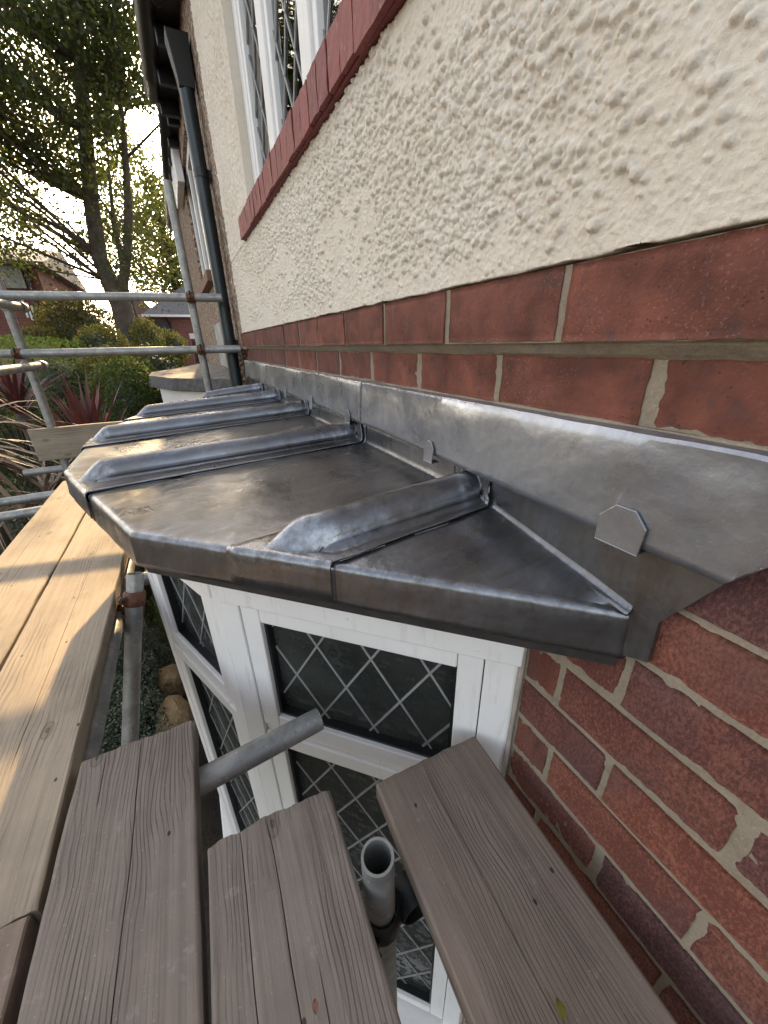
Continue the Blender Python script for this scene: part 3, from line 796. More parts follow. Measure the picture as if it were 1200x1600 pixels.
ROLL_W = [.495, 1.035, 1.55, 2.045, 2.52]
ROLL_E = [eave_s(p) for p in ((.072, .540), (-.285, 1.125), (-.34, 1.645), (-.245, 2.165), (.055, 2.63))]
def roll(k):
    """rounded batten roll with its lapped wing on the near side, dressed down the eave and up the wall"""
    wy = ROLL_W[k]; es = ROLL_E[k]; Ce = eave_at(es); Cw = np.array([UPX - .012, wy]); d = Ce - Cw; Ln = np.linalg.norm(d); d /= Ln
    nr = np.array([-d[1], d[0]])                # towards the near side if negative Y
    if nr[1] > 0: nr = -nr
    rad = .031; hgt = .044
    Jw = np.array([UPX - .012, JW[k]]); Je = eave_at(JE[k])
    T = np.concatenate([np.linspace(0, .9, 34), np.linspace(.905, 1, 26)])
    # cross profile: far lip, arc, fillet, wing
    prof = [('far', -rad - .018, 0.0010), ('far', -rad - .008, .0032)]
    for a in np.linspace(180, 0, 17): prof.append(('arc', rad * math.cos(R_(a)), hgt * math.sin(R_(a)) ** .9))
    prof[2] = ('arc', -rad, .0085); prof[-1] = ('arc', rad, .0095)
    prof += [('arc', rad + .007, .0038), ('arc', rad + .016, .0012)]
    NP = len(prof)
    NW = 9
    G = []
    for t in T:
        c = Cw * (1 - t) + Ce * t; te = eave_at(es + .01) - eave_at(es - .01); te /= np.linalg.norm(te); kk = 1 / (nr @ te); zb_ = crease_z(wy) * (1 - t) + EZ * t + .0035
        dist = (1 - t) * Ln
        row = []
        for tag_, u, v in prof:
            cutz = max(.0012, (dist - .006 - .030 * min(1.2, abs(u) / rad) ** 2) * .80); zz = v if t < .5 else max(.0012, -.0035 * math.log(math.exp(-v / .0035) + math.exp(-cutz / .0035)))
            wob = fbm(t * 14 + k * 3, u * 30 + 7, 15, 3) * .0028
            q = (Cw + nr * u) * (1 - t) + (Ce + te * u * kk) * t
            row.append((q[0], q[1], zb_ + zz + (wob if v > .005 else wob * .3)))
        j = Jw * (1 - t) + Je * t + nr * fbm(t * 6, k * 2.0, 23, 3) * .006
        a0 = (Cw + nr * (rad + .016)) * (1 - t) + (Ce + te * (rad + .016) * kk) * t
        for w in np.linspace(0, 1, NW + 1)[1:]:
            q = a0 * (1 - w) + j * w
            row.append((q[0], q[1], zb_ + .0012 + fbm(q[0] * 12, q[1] * 12, 33, 3) * .004 * (1 - w)))
        G.append(row)
    # dress down over the fascia
    last = G[-1]; ec = [eave_s((p[0], p[1])) for p in last]; ec = np.maximum.accumulate(np.array(ec)[::-1])[::-1]
    down = []
    for dz, off in ((.002, .0045), (.008, .0062), (.022, .0062), (.042, .0066), (.0605, .0078)):
        row = []
        for p, es_ in zip(last, ec):
            q = eave_at(es_); nn = eave_n(es_); q = q + nn * (off + fbm(es_ * 15, dz * 20, 44, 2) * .002); row.append((q[0], q[1], EZ + .0035 - dz))
        down.append(row)
    # turn up the wall behind the cover flashing
    up = []
    for dz, dx in ((.095, .0), (.055, .0), (.040, .0), (.022, .0005), (.010, .003), (.003, .007)):
        row = []
        for i, p in enumerate(G[0]):
            zz = max(p[2] + dz * .25, crease_z(wy) + dz) if i < NP else crease_z(wy) + dz + .002
            yy_ = p[1]
            if i >= NP: yy_ = p[1] + (i - NP + 1) / NW * dz * .35
            row.append((UPX - .0035 - dx, yy_, max(zz, p[2] + (.055 - .055 + dz * .12))))
        up.append(row)
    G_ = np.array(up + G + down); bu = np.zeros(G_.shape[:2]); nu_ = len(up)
    bu[nu_:nu_ + len(G), 7:14] = .25; bu[nu_:nu_ + len(G), 19:21] = .22; bu[:, -1] = .4; bu[nu_ - 2:nu_ + 4, :] = .8; bu[nu_ + len(G) - 2:nu_ + len(G) + 2, :] = .85  # painted highlight weights: roll top, lap edge, wall turn and eave end
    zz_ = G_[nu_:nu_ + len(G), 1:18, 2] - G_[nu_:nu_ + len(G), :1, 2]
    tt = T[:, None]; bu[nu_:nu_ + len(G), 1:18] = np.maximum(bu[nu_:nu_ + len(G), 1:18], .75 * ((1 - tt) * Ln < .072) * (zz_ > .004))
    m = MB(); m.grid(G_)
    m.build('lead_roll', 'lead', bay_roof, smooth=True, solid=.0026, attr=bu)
    # the joint left open along the wing, a thin dark gap
for k in range(5): roll(k)

# end of the roof dressed flat onto the near brickwork
en = MB()
poly = [(.4245, -.200), (.70, -.200)]
pl = [(.124, -.216), (.150, -.266), (.163, -.291), (.161, -.348), (.199, -.364), (.2005, -.286), (.25, -.276), (.34, -.262), (.43, -.246), (.43, -.20), (.13, -.20)]
en.prism([(.4180, y, z) for y, z in pl][::-1], (.0078, 0, 0))
en.build('side_soaker', 'lead', bay_roof)
# --- stepped cover flashing in lengths -----------------------------------------
flash_root = MB(); flash_root.box((WX - .002, .13, -.096), (WX + .003, 2.93, -.092)); flashing = flash_root.build('lead_flashing', 'mortar', house)
def flash(y0, y1, seed, cut=False):
    ys = np.linspace(y0, y1, max(20, int((y1 - y0) / .011)))
    if cut: ys = np.unique(np.concatenate([ys, np.linspace(y0, y0 + .09, 26)]))
    prof = [(WX + .002, -.0885), (WX - .0060, -.0903), (WX - .0143, -.0922), (WX - .0163, -.0948), (WX - .0167, -.1035)] + [(WX - .0180 - .0045 * k / 10, -.112 - k * .0096) for k in range(11)]
    P = []
    for y in ys:
        row = []
        for j, (x, z) in enumerate(prof):
            zb_ = -.208 + .012 * min(1, (y - .12) / .7) + fbm(y * 12, seed, 3, 2) * .0015
            if j > 4: z = -.106 + (zb_ + .106) * (j - 4) / 11.0
            lo = -.30
            if cut: lo = np.interp(y, [y0, .124], [-.0935, -.214])
            z = max(z, min(lo, -.0885)) if cut else z
            und = fbm(y * 8 + seed, z * 10, 13, 3) * .0035 * (j > 3) + .0015 * math.sin(y * 9 + seed) * (j > 3) + (fbm(y * 30, seed + 2, 17, 3) * .0035 if j in (2, 3, 4) else 0)
            row.append((x + und - .0012 * (seed % 2), y, z + (fbm(y * 18, seed, 19, 3) * .003 if j in (2, 3, 4) else 0)))
        P.append(row)
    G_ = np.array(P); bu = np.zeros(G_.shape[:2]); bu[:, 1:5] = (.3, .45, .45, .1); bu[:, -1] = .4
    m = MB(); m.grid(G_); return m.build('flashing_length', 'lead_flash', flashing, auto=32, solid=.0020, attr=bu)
flash(.035, .944, 1, True); flash(.9485, 1.752, 2); flash(1.7565, 2.42, 3); flash(2.4245, 2.98, 4)
# sealant bead along the chase
se = MB()
ys = np.linspace(.03, 2.95, 260)
se.tube([(WX - .003, y, -.0895 + fbm(y * 20, 1.0, 3) * .003) for y in ys], [.0026 + .0020 * vn(y * 25, 2.0, 6).item() for y in ys], 6)
se.build('pointing_bead', 'mortar', flashing, smooth=True)
# fixing tacks folded up over the flashing
for y, w, h, off in ((.218, .050, .046, .0), (.605, .030, .040, .001), (1.03, .032, .042, .001), (1.39, .032, .042, .001), (1.78, .03, .04, .001)):
    z0 = -.214
    pl = [(y - w / 2, z0), (y + w / 2, z0), (y + w / 2 + .002, z0 + h * .62), (y + w * .22, z0 + h), (y - w * .22, z0 + h), (y - w / 2 - .001, z0 + h * .66)]
    m = MB()
    if y < .3 or True:
        m.prism([(WX - .0315 + (z - z0) * .08, yy_, z) for yy_, z in pl], (.0028, 0, 0))
        m.obox((WX - .0315, y - w / 2, z0 - .002), (.018, 0, .001), (0, w, 0), (0, 0, .0025))
    m.build('fixing_tack', 'lead_flash', flashing, bevel=.0008)

# --- gutter, hopper and downpipe ------------------------------------------------
soff = MB(); soff.box((.262, -.9, 1.7515), (.9, 4.35, 1.775)); soff.build('soffit', 'black', house)
ro = MB(); ro.prism([(.22, -.9, 1.80), (.22, 4.35, 1.80), (3.2, 4.35, 3.5), (3.2, -.9, 3.5)], (0, 0, .06)); ro.build('roof', 'tile', house)
gu = MB()
for (xx, ya, yb2) in ((.238, -.9, 4.33),):
    pts = [(xx + .055 * math.cos(R_(a)), 0, 1.79 + .055 * math.sin(R_(a))) for a in range(180, 361, 18)]
    Pg = np.array([[(p[0], y, p[2]) for p in pts] for y in np.linspace(ya, yb2, 20)]); gu.grid(Pg)
gu.build('gutter', 'black', house, smooth=True, solid=.004)
for y in np.arange(2.6, 4.3, .42):
    m = MB(); m.box((.265, y, 1.66), (.40, y + .05, 1.749)); m.build('rafter_foot', 'black', house, bevel=.006)
hp = MB()
def ringbox(cx, cy, wx, wy, z): return [(cx - wx, cy - wy, z), (cx + wx, cy - wy, z), (cx + wx, cy + wy, z), (cx - wx, cy + wy, z)]
lv = [ringbox(.350, 3.12, .042, .042, 1.33), ringbox(.350, 3.12, .046, .046, 1.385), ringbox(.340, 3.12, .055, .062, 1.52), ringbox(.340, 3.12, .058, .066, 1.545), ringbox(.340, 3.12, .05, .058, 1.545), ringbox(.340, 3.12, .042, .05, 1.49)]
hp.add(np.array(lv).reshape(-1, 3), [(4 * i + k, 4 * i + (k + 1) % 4, 4 * i + 4 + (k + 1) % 4, 4 * i + 4 + k) for i in range(5) for k in range(4)] + [(20, 21, 22, 23), (3, 2, 1, 0)])
hopper = hp.build('hopper', 'black', house, bevel=.004)
dp = MB(); dp.tube([(.348, 3.12, GZ), (.348, 3.12, .30), (.348, 3.12, 1.40)], .041, 20); downpipe = dp.build('downpipe', 'pipe_green', house, auto=40)
for z in (.96, .02, -1.2):
    m = MB(); m.tube([(.352, 3.12, z - .022), (.352, 3.12, z + .022)], .046, 20); m.box((.36, 3.095, z - .02), (.404, 3.205, z + .02)); m.build('pipe_bracket', 'black', downpipe, bevel=.002)
for off, sag in ((.0, .05), (.02, .09)):
    m = MB(); pts = []
    for q in np.linspace(0, 1, 14): pts.append((.20 + .10 * q, 3.0 + .1 * q + off, 1.80 - .14 * q - sag * math.sin(math.pi * q)))
    m.tube(pts, .004, 6); m.build('cable', 'black', house, smooth=True)

# ================================================================== NEIGHBOURING HOUSE
nb = thing('neighbour_house', 'bare brown pebbledashed house adjoining beyond the downpipe', 'house', (.40, 5.6, GZ))
m = MB(); m.box((SX + .002, 3.4205, GZ - .1), (1.2, 3.95, 1.75)); m.box((SX + .002, 3.9505, GZ - .1), (1.2, 5.35, .58)); m.box((SX + .002, 5.3505, GZ - .1), (1.2, 8.1, 1.75)); m.box((SX + .002, 3.9505, 1.58), (1.2, 5.35, 1.75))
m.build('wall', 'dash', nb)
m = MB(); m.box((SX + .03, 3.952, .582), (SX + .07, 5.348, .64)); m.box((SX + .03, 3.952, 1.52), (SX + .07, 5.348, 1.578))
for y in (3.952, 4.40, 4.86, 5.288): m.box((SX + .03, y, .6405), (SX + .07, y + .06, 1.5195))
nwin = m.build('window', 'white', nb, bevel=.003)
for y in (4.012, 4.46, 4.92): m = MB(); m.box((SX + .05, y, .64), (SX + .055, y + .39, 1.52)); m.build('pane', 'pane_far', nwin)
for k in range(20):
    m = MB(); y = 3.90 + k * .0735; m.box((.345, y, .50), (SX + .05, y + .066, .5785)); m.build('sill_brick', 'dash_sill', nb, bevel=.003)
m = MB(); m.box((.39, 3.43, -.18), (.4035, 4.62, .20)); m.build('flashing', 'old_flash', nb, bevel=.002)
NV = [(.40, 3.62), (-.10, 4.22), (-.31, 4.80), (-.31, 5.45), (-.10, 6.0), (.40, 6.6)]
m = MB(); top_ = []; 
m.prism([(x, y, -.375) for x, y in NV][::-1], (0, 0, .115)); nroof = m.build('bay_roof', 'felt_edge', nb, bevel=.012)
m = MB(); NVi = [(x + .02 * (x < .3), y, -.255) for x, y in NV]; cx, cy = .38, 5.1
vsn = [(x, y, -.2585) for x, y in NV]; wl_ = [(.3995, y, -.20) for y in (3.64, 4.2, 4.8, 5.4, 6.0, 6.58)]
m.add(vsn + wl_, [(i, i + 6, i + 7, i + 1) for i in range(5)]); m.build('felt', 'felt', nroof, solid=.004)
m = MB(); m.prism([(.395, 3.72, -.62), (-.04, 4.28, -.62), (-.24, 4.84, -.62), (-.24, 5.42, -.62), (-.04, 5.95, -.62), (.395, 6.5, -.62)][::-1], (0, 0, .243)); nbf = m.build('bay_fascia', 'white', nb, bevel=.003)
m = MB(); m.prism([(.395, 3.80, GZ), (-.0, 4.31, GZ), (-.19, 4.85, GZ), (-.19, 5.41, GZ), (-.0, 5.92, GZ), (.395, 6.42, GZ)][::-1], (0, 0, -.622 - GZ)); nbb = m.build('bay_body', 'pane_far', nb)
for (xa, ya), (xb, yb2) in (((.395, 3.80), (0, 4.31)), ((0, 4.31), (-.19, 4.85)), ((-.19, 4.85), (-.19, 5.41))):
    for q in (0.02, .48, .94):
        m = MB(); x = xa + (xb - xa) * q; y = ya + (yb2 - ya) * q; m.box((x - .03, y - .03, GZ + .6), (x + .03, y + .03, -.625)); m.build('frame_post', 'white', nbb)
m = MB(); m.box((.30, 4.36, 1.7515), (.9, 8.15, 1.775)); m.build('soffit', 'black', nb)
m = MB(); m.prism([(.27, 4.36, 1.80), (.27, 8.15, 1.80), (3.2, 8.15, 3.5), (3.2, 4.36, 3.5)], (0, 0, .06)); m.build('roof', 'tile', nb)
m = MB(); pts = [(.312 + .05 * math.cos(R_(a)), 0, 1.785 + .05 * math.sin(R_(a))) for a in range(180, 361, 20)]
m.grid(np.array([[(p[0], y, p[2]) for p in pts] for y in (4.37, 6, 8.12)])); m.build('gutter', 'black', nb, smooth=True, solid=.004)
for y in np.arange(4.45, 8.1, .42): m = MB(); m.box((.31, y, 1.67), (.40, y + .05, 1.749)); m.build('rafter_foot', 'black', nb, bevel=.006)
m = MB(); m.box((.335, 5.0, 1.46), (.3995, 5.9, 1.748)); m.build('fascia_box', 'white', nb, bevel=.004)
m = MB(); m.box((1.2, 5.0, 2.3), (1.7, 5.6, 4.2)); m.build('chimney', 'farbrick', nb)

# ================================================================== SCAFFOLD BOARDS
BZ = -.71
def board(label, xc, w, y0, y1, rot=0., cracks=(), mat='wood_grey', th=.038, z=BZ, seed=0, rag=.006, group='scaffold boards', upright=False, nrow=150):
    """plank with cupped, ridged top, rounded arrises, torn ends and real splits"""
    Ln = y1 - y0
    cols = list(np.linspace(0, 1, 34)) + [.006, .016, .030, .970, .984, .994]
    for c in cracks: cols += [c[0] - .008, c[0] - .0035, c[0], c[0] + .0035, c[0] + .008]
    cols = np.unique(np.round(np.clip(cols, 0, 1), 4)); rows_ = np.linspace(0, 1, nrow)
    U, V = np.meshgrid(cols, rows_, indexing='ij')
    dep = np.zeros_like(U); Us = U.copy()
    for (u0, v0, v1, wob, d) in cracks:
        path = (fbm(rows_ * 5, u0 * 50, seed + 5) * wob)[None, :]
        Us = Us + path * np.exp(-((U - u0) / .07) ** 2)
        tp = np.clip((rows_ - v0) / .06, 0, 1) * np.clip((v1 - rows_) / .06, 0, 1); tp = tp * (.5 + .8 * vn(rows_ * 11, u0 * 9, seed))
        dep += d * np.clip(1 - np.abs(U - u0) / .0036, 0, 1) * tp[None, :]
    x = (Us - .5) * w; y = V * Ln
    x = x + (fbm(V * Ln * 7, U * 0 + seed, 7, 3) * .006) * (np.abs(U - .5) > .49)
    e = np.minimum(U, 1 - U) * w; er = np.minimum(V, 1 - V) * Ln
    h = -.0035 * np.clip(1 - e / .005, 0, 1) ** 2 - .0025 * np.clip(1 - er / .006, 0, 1) ** 2
    h = h + fbm(U * 34, V * Ln * 2.2, seed + 1, 3) * .0022 + fbm(U * 3, V * Ln * 2, seed + 2, 2) * .004 - dep
    y = y + (fbm(U * 9, V * 0 + 3, seed + 3, 4) * rag * 2) * ((V < 1e-6) | (V > 1 - 1e-6))
    Tp = np.stack([x, y, h], -1); Bt = np.stack([x, y, np.full_like(x, -th)], -1)
    n_, m_ = x.shape
    ring = [i * m_ for i in range(n_)] + [(n_ - 1) * m_ + j for j in range(1, m_)] + [i * m_ + m_ - 1 for i in range(n_ - 2, -1, -1)] + [j for j in range(m_ - 2, 0, -1)]
    tv = Tp.reshape(-1, 3); bv = tv[ring].copy(); bv[:, 2] = -th; mid = tv[ring].copy(); mid[:, 2] -= th * .12
    k0 = len(tv); mm = len(ring)
    q1 = np.array([(ring[i], k0 + i, k0 + (i + 1) % mm, ring[(i + 1) % mm]) for i in range(mm)])[:, ::-1]
    q2 = np.array([(k0 + i, k0 + mm + i, k0 + mm + (i + 1) % mm, k0 + (i + 1) % mm) for i in range(mm)])[:, ::-1]
    k2 = k0 + 2 * mm
    b4 = np.array([(-w / 2, 0, -th), (w / 2, 0, -th), (w / 2, Ln, -th), (-w / 2, Ln, -th)])
    verts = np.vstack([tv, mid, bv, b4]); quads = np.vstack([gridquads(n_, m_)[:, ::-1], q1, q2, [[k2 + 3, k2 + 2, k2 + 1, k2]]])
    o = fastmesh('scaffold_board', verts, quads, mat, smooth=True)
    o.data.set_sharp_from_angle(angle=R_(38))
    o.location = (xc, y0, z); o.rotation_euler = (0, 0, rot)
    return tag(o, label, 'scaffold board', group)
# three short boards in the foreground, running away along the wall
board('grey ridged scaffold board second from left at the bottom with a long thin split', -.2370, .196, -.45, .675, -.015, [(.52, .25, 1.0, .03, .006), (.30, .0, .45, .03, .004), (.22, .90, 1.0, .02, .01)], 'wood_grey', seed=3)
board('grey split-ended scaffold board in the bottom middle left of the open tube', -.0465, .198, -.5, .420, -.035, [(.25, .55, 1.0, .03, .012), (.47, .30, 1.0, .06, .010), (.62, .2, .8, .05, .006), (.36, .1, .6, .04, .006)], 'wood_grey', seed=14)
b3 = board('brown scaffold board closest to the brick wall, right of the open tube', .2225, .212, -.6, .380, -.045, [(.42, .2, .98, .05, .004), (.30, .05, .6, .04, .005)], 'wood_brown', seed=27, rag=.003)
# the long outer run
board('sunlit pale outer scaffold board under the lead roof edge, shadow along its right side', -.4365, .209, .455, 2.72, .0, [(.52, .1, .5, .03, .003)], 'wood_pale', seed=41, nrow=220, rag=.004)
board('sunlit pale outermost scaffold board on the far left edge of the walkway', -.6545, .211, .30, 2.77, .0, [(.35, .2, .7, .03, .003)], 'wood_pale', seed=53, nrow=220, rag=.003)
board('worn scaffold board end poking into the bottom left corner', -.4400, .207, -.9, .4505, .0, [(.4, .3, .9, .03, .004)], 'wood_brown', seed=67)
board('dim board in the bottom left corner butted to the outermost run', -.6560, .207, -.9, .2955, .0, [(.4, .3, .9, .03, .004)], 'wood_brown', seed=71)
# toe board on edge at the far end
tb = board('weathered toe board standing on edge across the far end of the walkway', 0, .215, 0, .80, 0, [(.55, .1, .9, .05, .006)], 'wood_pale', seed=83, nrow=80, group='scaffold boards')
tb.matrix_world = Matrix.Translation((-.99, 3.300, -.585)) @ Matrix(((0, 1, 0, 0), (0, 0, -1, 0), (-1, 0, 0, 0), (0, 0, 0, 1))) @ Matrix.Identity(4)

# ================================================================== SCAFFOLD TUBES
def tube(label, a, b, r=.0242, group='scaffold tubes', hollow=True):
    m = MB(); a = np.array(a, float); b = np.array(b, float)
    pts = [tuple(a + (b - a) * q) for q in np.linspace(0, 1, 12)]
    m.tube(pts, r, 24, inner=r - .004)
    o = m.build('scaffold_tube', 'steel', None, loc=tuple(a), auto=50)
    return tag(o, label, 'scaffold tube', group)
UX, UY = .152, 3.055
tube('upright scaffold tube beside the downpipe at the far end of the lead roof', (UX, UY, GZ), (UX - .003, UY, .885))
tube('upright scaffold tube at the far left corner behind the toe board', (-.879, 3.345, GZ), (-.858, 3.345, .88))
RA, RB = np.array([-1.40, 3.384]), np.array([.395, 2.955])          # plan line of the cross rails
tube('upper guard rail tube crossing the far end towards the downpipe', (*RA, .303), (*(RA + (RB - RA) * .965), .287))
tube('lower guard rail tube crossing the far end up to the brick wall', (*RA, -.015), (*RB, -.017))
tube('upper side guard rail tube entering from the left edge', (-1.068, .9, .235), (-.795, 3.42, .246))
tube('lower side guard rail tube entering from the left edge', (-1.040, .9, -.115), (-.803, 3.42, -.088))
tube('stub of transom tube pointing at the leaded window over the board ends', (-.95, .502, -.773), (.122, .600, -.773))
tube('open-topped upright scaffold tube between the two foreground boards', (.113, .268, GZ), (.1125, .274, -.676))
tube('leaning scaffold tube with an open top under the roof corner', (-.793, .634, GZ), (-.262, 1.285, -.66))
tube('ledger tube running along under the outer walkway edge', (-.350, .35, -.800), (-.346, 2.75, -.800))
tube('short transom tube end sticking out below the toe board', (-1.13, 3.42, -.785), (-.60, 3.40, -.785))
tube('transom tube poking out left below the outer boards, farther one', (-1.6, 2.75, -.785), (-.40, 2.75, -.775))
tube('transom tube poking out left below the outer boards, nearer one', (-1.6, 2.48, -.785), (-.25, 2.48, -.775))
tube('transom tube end under the outer board edge by the bay corner', (-.95, 1.45, -.775), (-.19, 1.45, -.775))

def coupler(label, p, d1, d2, mat='rust', r=.0245, group='scaffold couplers', sw=True):
    """two clamped bands at right angles, each with a T-bolt and nut"""
    o = thing('scaffold_coupler', label, 'coupler', p, group)
    p = np.array(p, float)
    for i, (d, off) in enumerate(((np.array(d1, float), 0), (np.array(d2[0], float), d2[1]))):
        d /= np.linalg.norm(d); q = p + (np.array(off) if i else 0)
        m = MB(); m.tube([tuple(q - d * .024), tuple(q - d * .018), tuple(q + d * .018), tuple(q + d * .024)], [r + .003, r + .007, r + .007, r + .003], 18, inner=r + .0006)
        m.build('band', mat, o, auto=40)
        ref = np.array([-1, -.3, .2]); ref = ref - d * (ref @ d); ref /= np.linalg.norm(ref); w = np.cross(d, ref)
        m = MB(); c0 = q + ref * (r + .012)
        m.tube([tuple(c0 - w * .022), tuple(c0 + w * .034)], .006, 8); m.build('bolt', 'steel_dark', o, auto=40)
        m = MB(); m.tube([tuple(c0 + w * .012), tuple(c0 + w * .024)], .0125, 6); m.build('nut', mat, o)
    return o
X_, Y_, Z_ = (1, 0, 0), (0, 1, 0), (0, 0, 1)
RD = (RB[0] - RA[0], RB[1] - RA[1], 0)
coupler('rusty coupler clamping upper rail to the upright near the downpipe', (UX - .002, UY, .289), Z_, (RD, (0, -.047, 0)))
coupler('rusty coupler clamping lower rail to the upright near the downpipe', (UX - .001, UY, -.017), Z_, (RD, (0, -.047, 0)))
coupler('rusty coupler on the left upright at the upper rail', (-.870, 3.345, .30), Z_, (RD, (0, -.085, 0)))
coupler('rusty coupler on the left upright at the lower rail', (-.872, 3.345, -.015), Z_, (RD, (0, -.085, 0)))
coupler('silver coupler at the end of the upper side rail', (-.800, 3.36, .2457), Y_, (Z_, (-.062, -.015, 0)), 'steel')
coupler('silver coupler at the end of the lower side rail', (-.808, 3.36, -.0885), Y_, (Z_, (-.064, -.015, 0)), 'steel')
coupler('dark coupler with a protruding bolt on the open foreground tube', (.113, .270, -.84), Z_, (Y_, (.055, 0, -.005)), 'steel_dark')
coupler('red-brown coupler below the open top of the leaning tube', (-.281, 1.262, -.735), (.531, .651, 2.09), (Y_, (-.02, .03, -.062)), 'rust')

# ================================================================== BACKGROUND HOUSES
lh = thing('brick_house', 'red brick house with slate roof at the far left behind the hedge', 'house', (-6, 18, GZ))
m = MB(); m.box((-9.5, 17, GZ), (-3.35, 23, 2.35)); m.build('wall', 'farbrick', lh)
m = MB(); m.prism([(-9.8, 16.7, 2.352), (-3.05, 16.7, 2.352), (-3.05, 23.3, 2.352), (-9.8, 23.3, 2.352)], (0, 0, .10)); m.prism([(-9.8, 16.7, 2.455), (-9.8, 23.3, 2.455), (-9.8, 20, 3.3)], (6.75, 0, 0)); m.build('roof', 'tile', lh)
m = MB(); m.tube([(-3.62, 16.93, GZ), (-3.62, 16.93, 2.3)], .045, 10); m.build('downpipe', 'black', lh)
m = MB(); m.box((-4.2, 16.9, 1.75), (-3.72, 17.1, 2.35)); m.build('kneeler_stone', 'old_flash', lh)
for (x0, x1, z0, z1) in ((-6.6, -5.0, -.55, .62), (-5.6, -4.75, 1.35, 2.1)):
    m = MB(); m.box((x0, 16.95, z0), (x1, 17.05, z1)); w = m.build('window', 'white', lh)
    for q in range(2): m = MB(); xm = x0 + .07 + q * (x1 - x0) / 2; m.box((xm, 16.93, z0 + .07), (xm + (x1 - x0) / 2 - .14, 16.96, z1 - .07)); m.build('pane', 'pane_far', w)
    m = MB(); m.box((x0 - .12, 16.93, z1 + .002), (x1 + .12, 17.02, z1 + .2)); m.build('lintel', 'concrete', lh)
for q in range(3): m = MB(); m.box((-3.98 + q * .09, 16.93, .95 - q * .08), (-3.93 + q * .09, 17.02, 1.45 - q * .08)); m.build('house_number', 'white', lh)

rh = thing('brick_bungalow', 'low red brick building with grey tiled hipped roof beyond the neighbour', 'house', (1.5, 22, GZ))
m = MB(); m.box((-.75, 22, GZ), (5.5, 28, 1.38)); m.build('wall', 'farbrick', rh)
m = MB(); m.add([(-1.05, 21.7, 1.385), (5.8, 21.7, 1.385), (5.8, 28.3, 1.385), (-1.05, 28.3, 1.385), (1.4, 25, 3.2), (4.2, 25, 3.2)], [(0, 1, 5, 4), (1, 2, 5), (2, 3, 4, 5), (3, 0, 4), (3, 2, 1, 0)]); m.build('roof', 'tile', rh)
m = MB(); m.box((-1.08, 21.64, 1.28), (5.8, 21.72, 1.38)); m.build('gutter_board', 'white', rh)
m = MB(); m.tube([(.0, 21.93, .0), (.0, 21.93, 1.0), (-.12, 21.8, 1.3)], .05, 8); m.build('downpipe', 'black', rh)
m = MB(); m.box((-.66, 21.95, .15), (-.1, 22.05, 1.12)); m.build('window', 'garage', rh)
m = MB(); m.box((2.2, 24.7, 2.6), (2.8, 25.3, 4.3)); m.build('chimney', 'farbrick', rh)
bwall = thing('boundary_wall', 'red brick garden wall with white coping in front of the low building', 'wall', (0, 18, GZ))
m = MB(); m.box((-1.0, 18, GZ), (.26, 18.2, .36)); m.build('wall', 'farbrick', bwall)
m = MB(); m.box((-1.03, 17.96, .362), (.24, 18.24, .47)); m.build('coping', 'concrete', bwall)
m = MB(); m.box((.262, 17.92, GZ), (.56, 18.28, .55)); m.build('pier', 'farbrick', bwall)
gar = thing('garage', 'flat-roofed garage with dark door and white fascia beside the brick wall', 'garage', (1.3, 18, GZ))
m = MB(); m.box((.60, 18.4, GZ), (3.2, 23, .30)); m.build('wall', 'farbrick', gar)
m = MB(); m.box((.57, 18.3, .302), (3.25, 23, .50)); m.build('fascia', 'white', gar)
m = MB(); m.box((.70, 18.34, GZ), (2.9, 18.41, .22)); m.build('door', 'garage', gar)
wh = thing('pale_house', 'pale rendered house glimpsed right of the big tree trunk', 'house', (-1.5, 30, GZ))
m = MB(); m.box((-2.1, 30, GZ), (-.9, 34, 1.9)); m.build('wall', 'concrete', wh)
m = MB(); m.prism([(-2.4, 29.8, 1.903), (-.6, 29.8, 1.903), (-1.5, 29.8, 3.0)], (0, 4.5, 0)); m.build('roof', 'tile', wh)
m = MB(); m.box((-1.75, 29.94, .6), (-1.2, 30.05, 1.5)); m.build('window', 'pane_far', wh)
pole = MB(); pole.tube([(-.77, 16, GZ), (-.98, 16, 1.6)], [.075, .06], 10); tag(pole.build('leaning_post', 'bark', None, loc=(-.77, 16, GZ), smooth=True), 'thin leaning timber post right of the big tree', 'post')

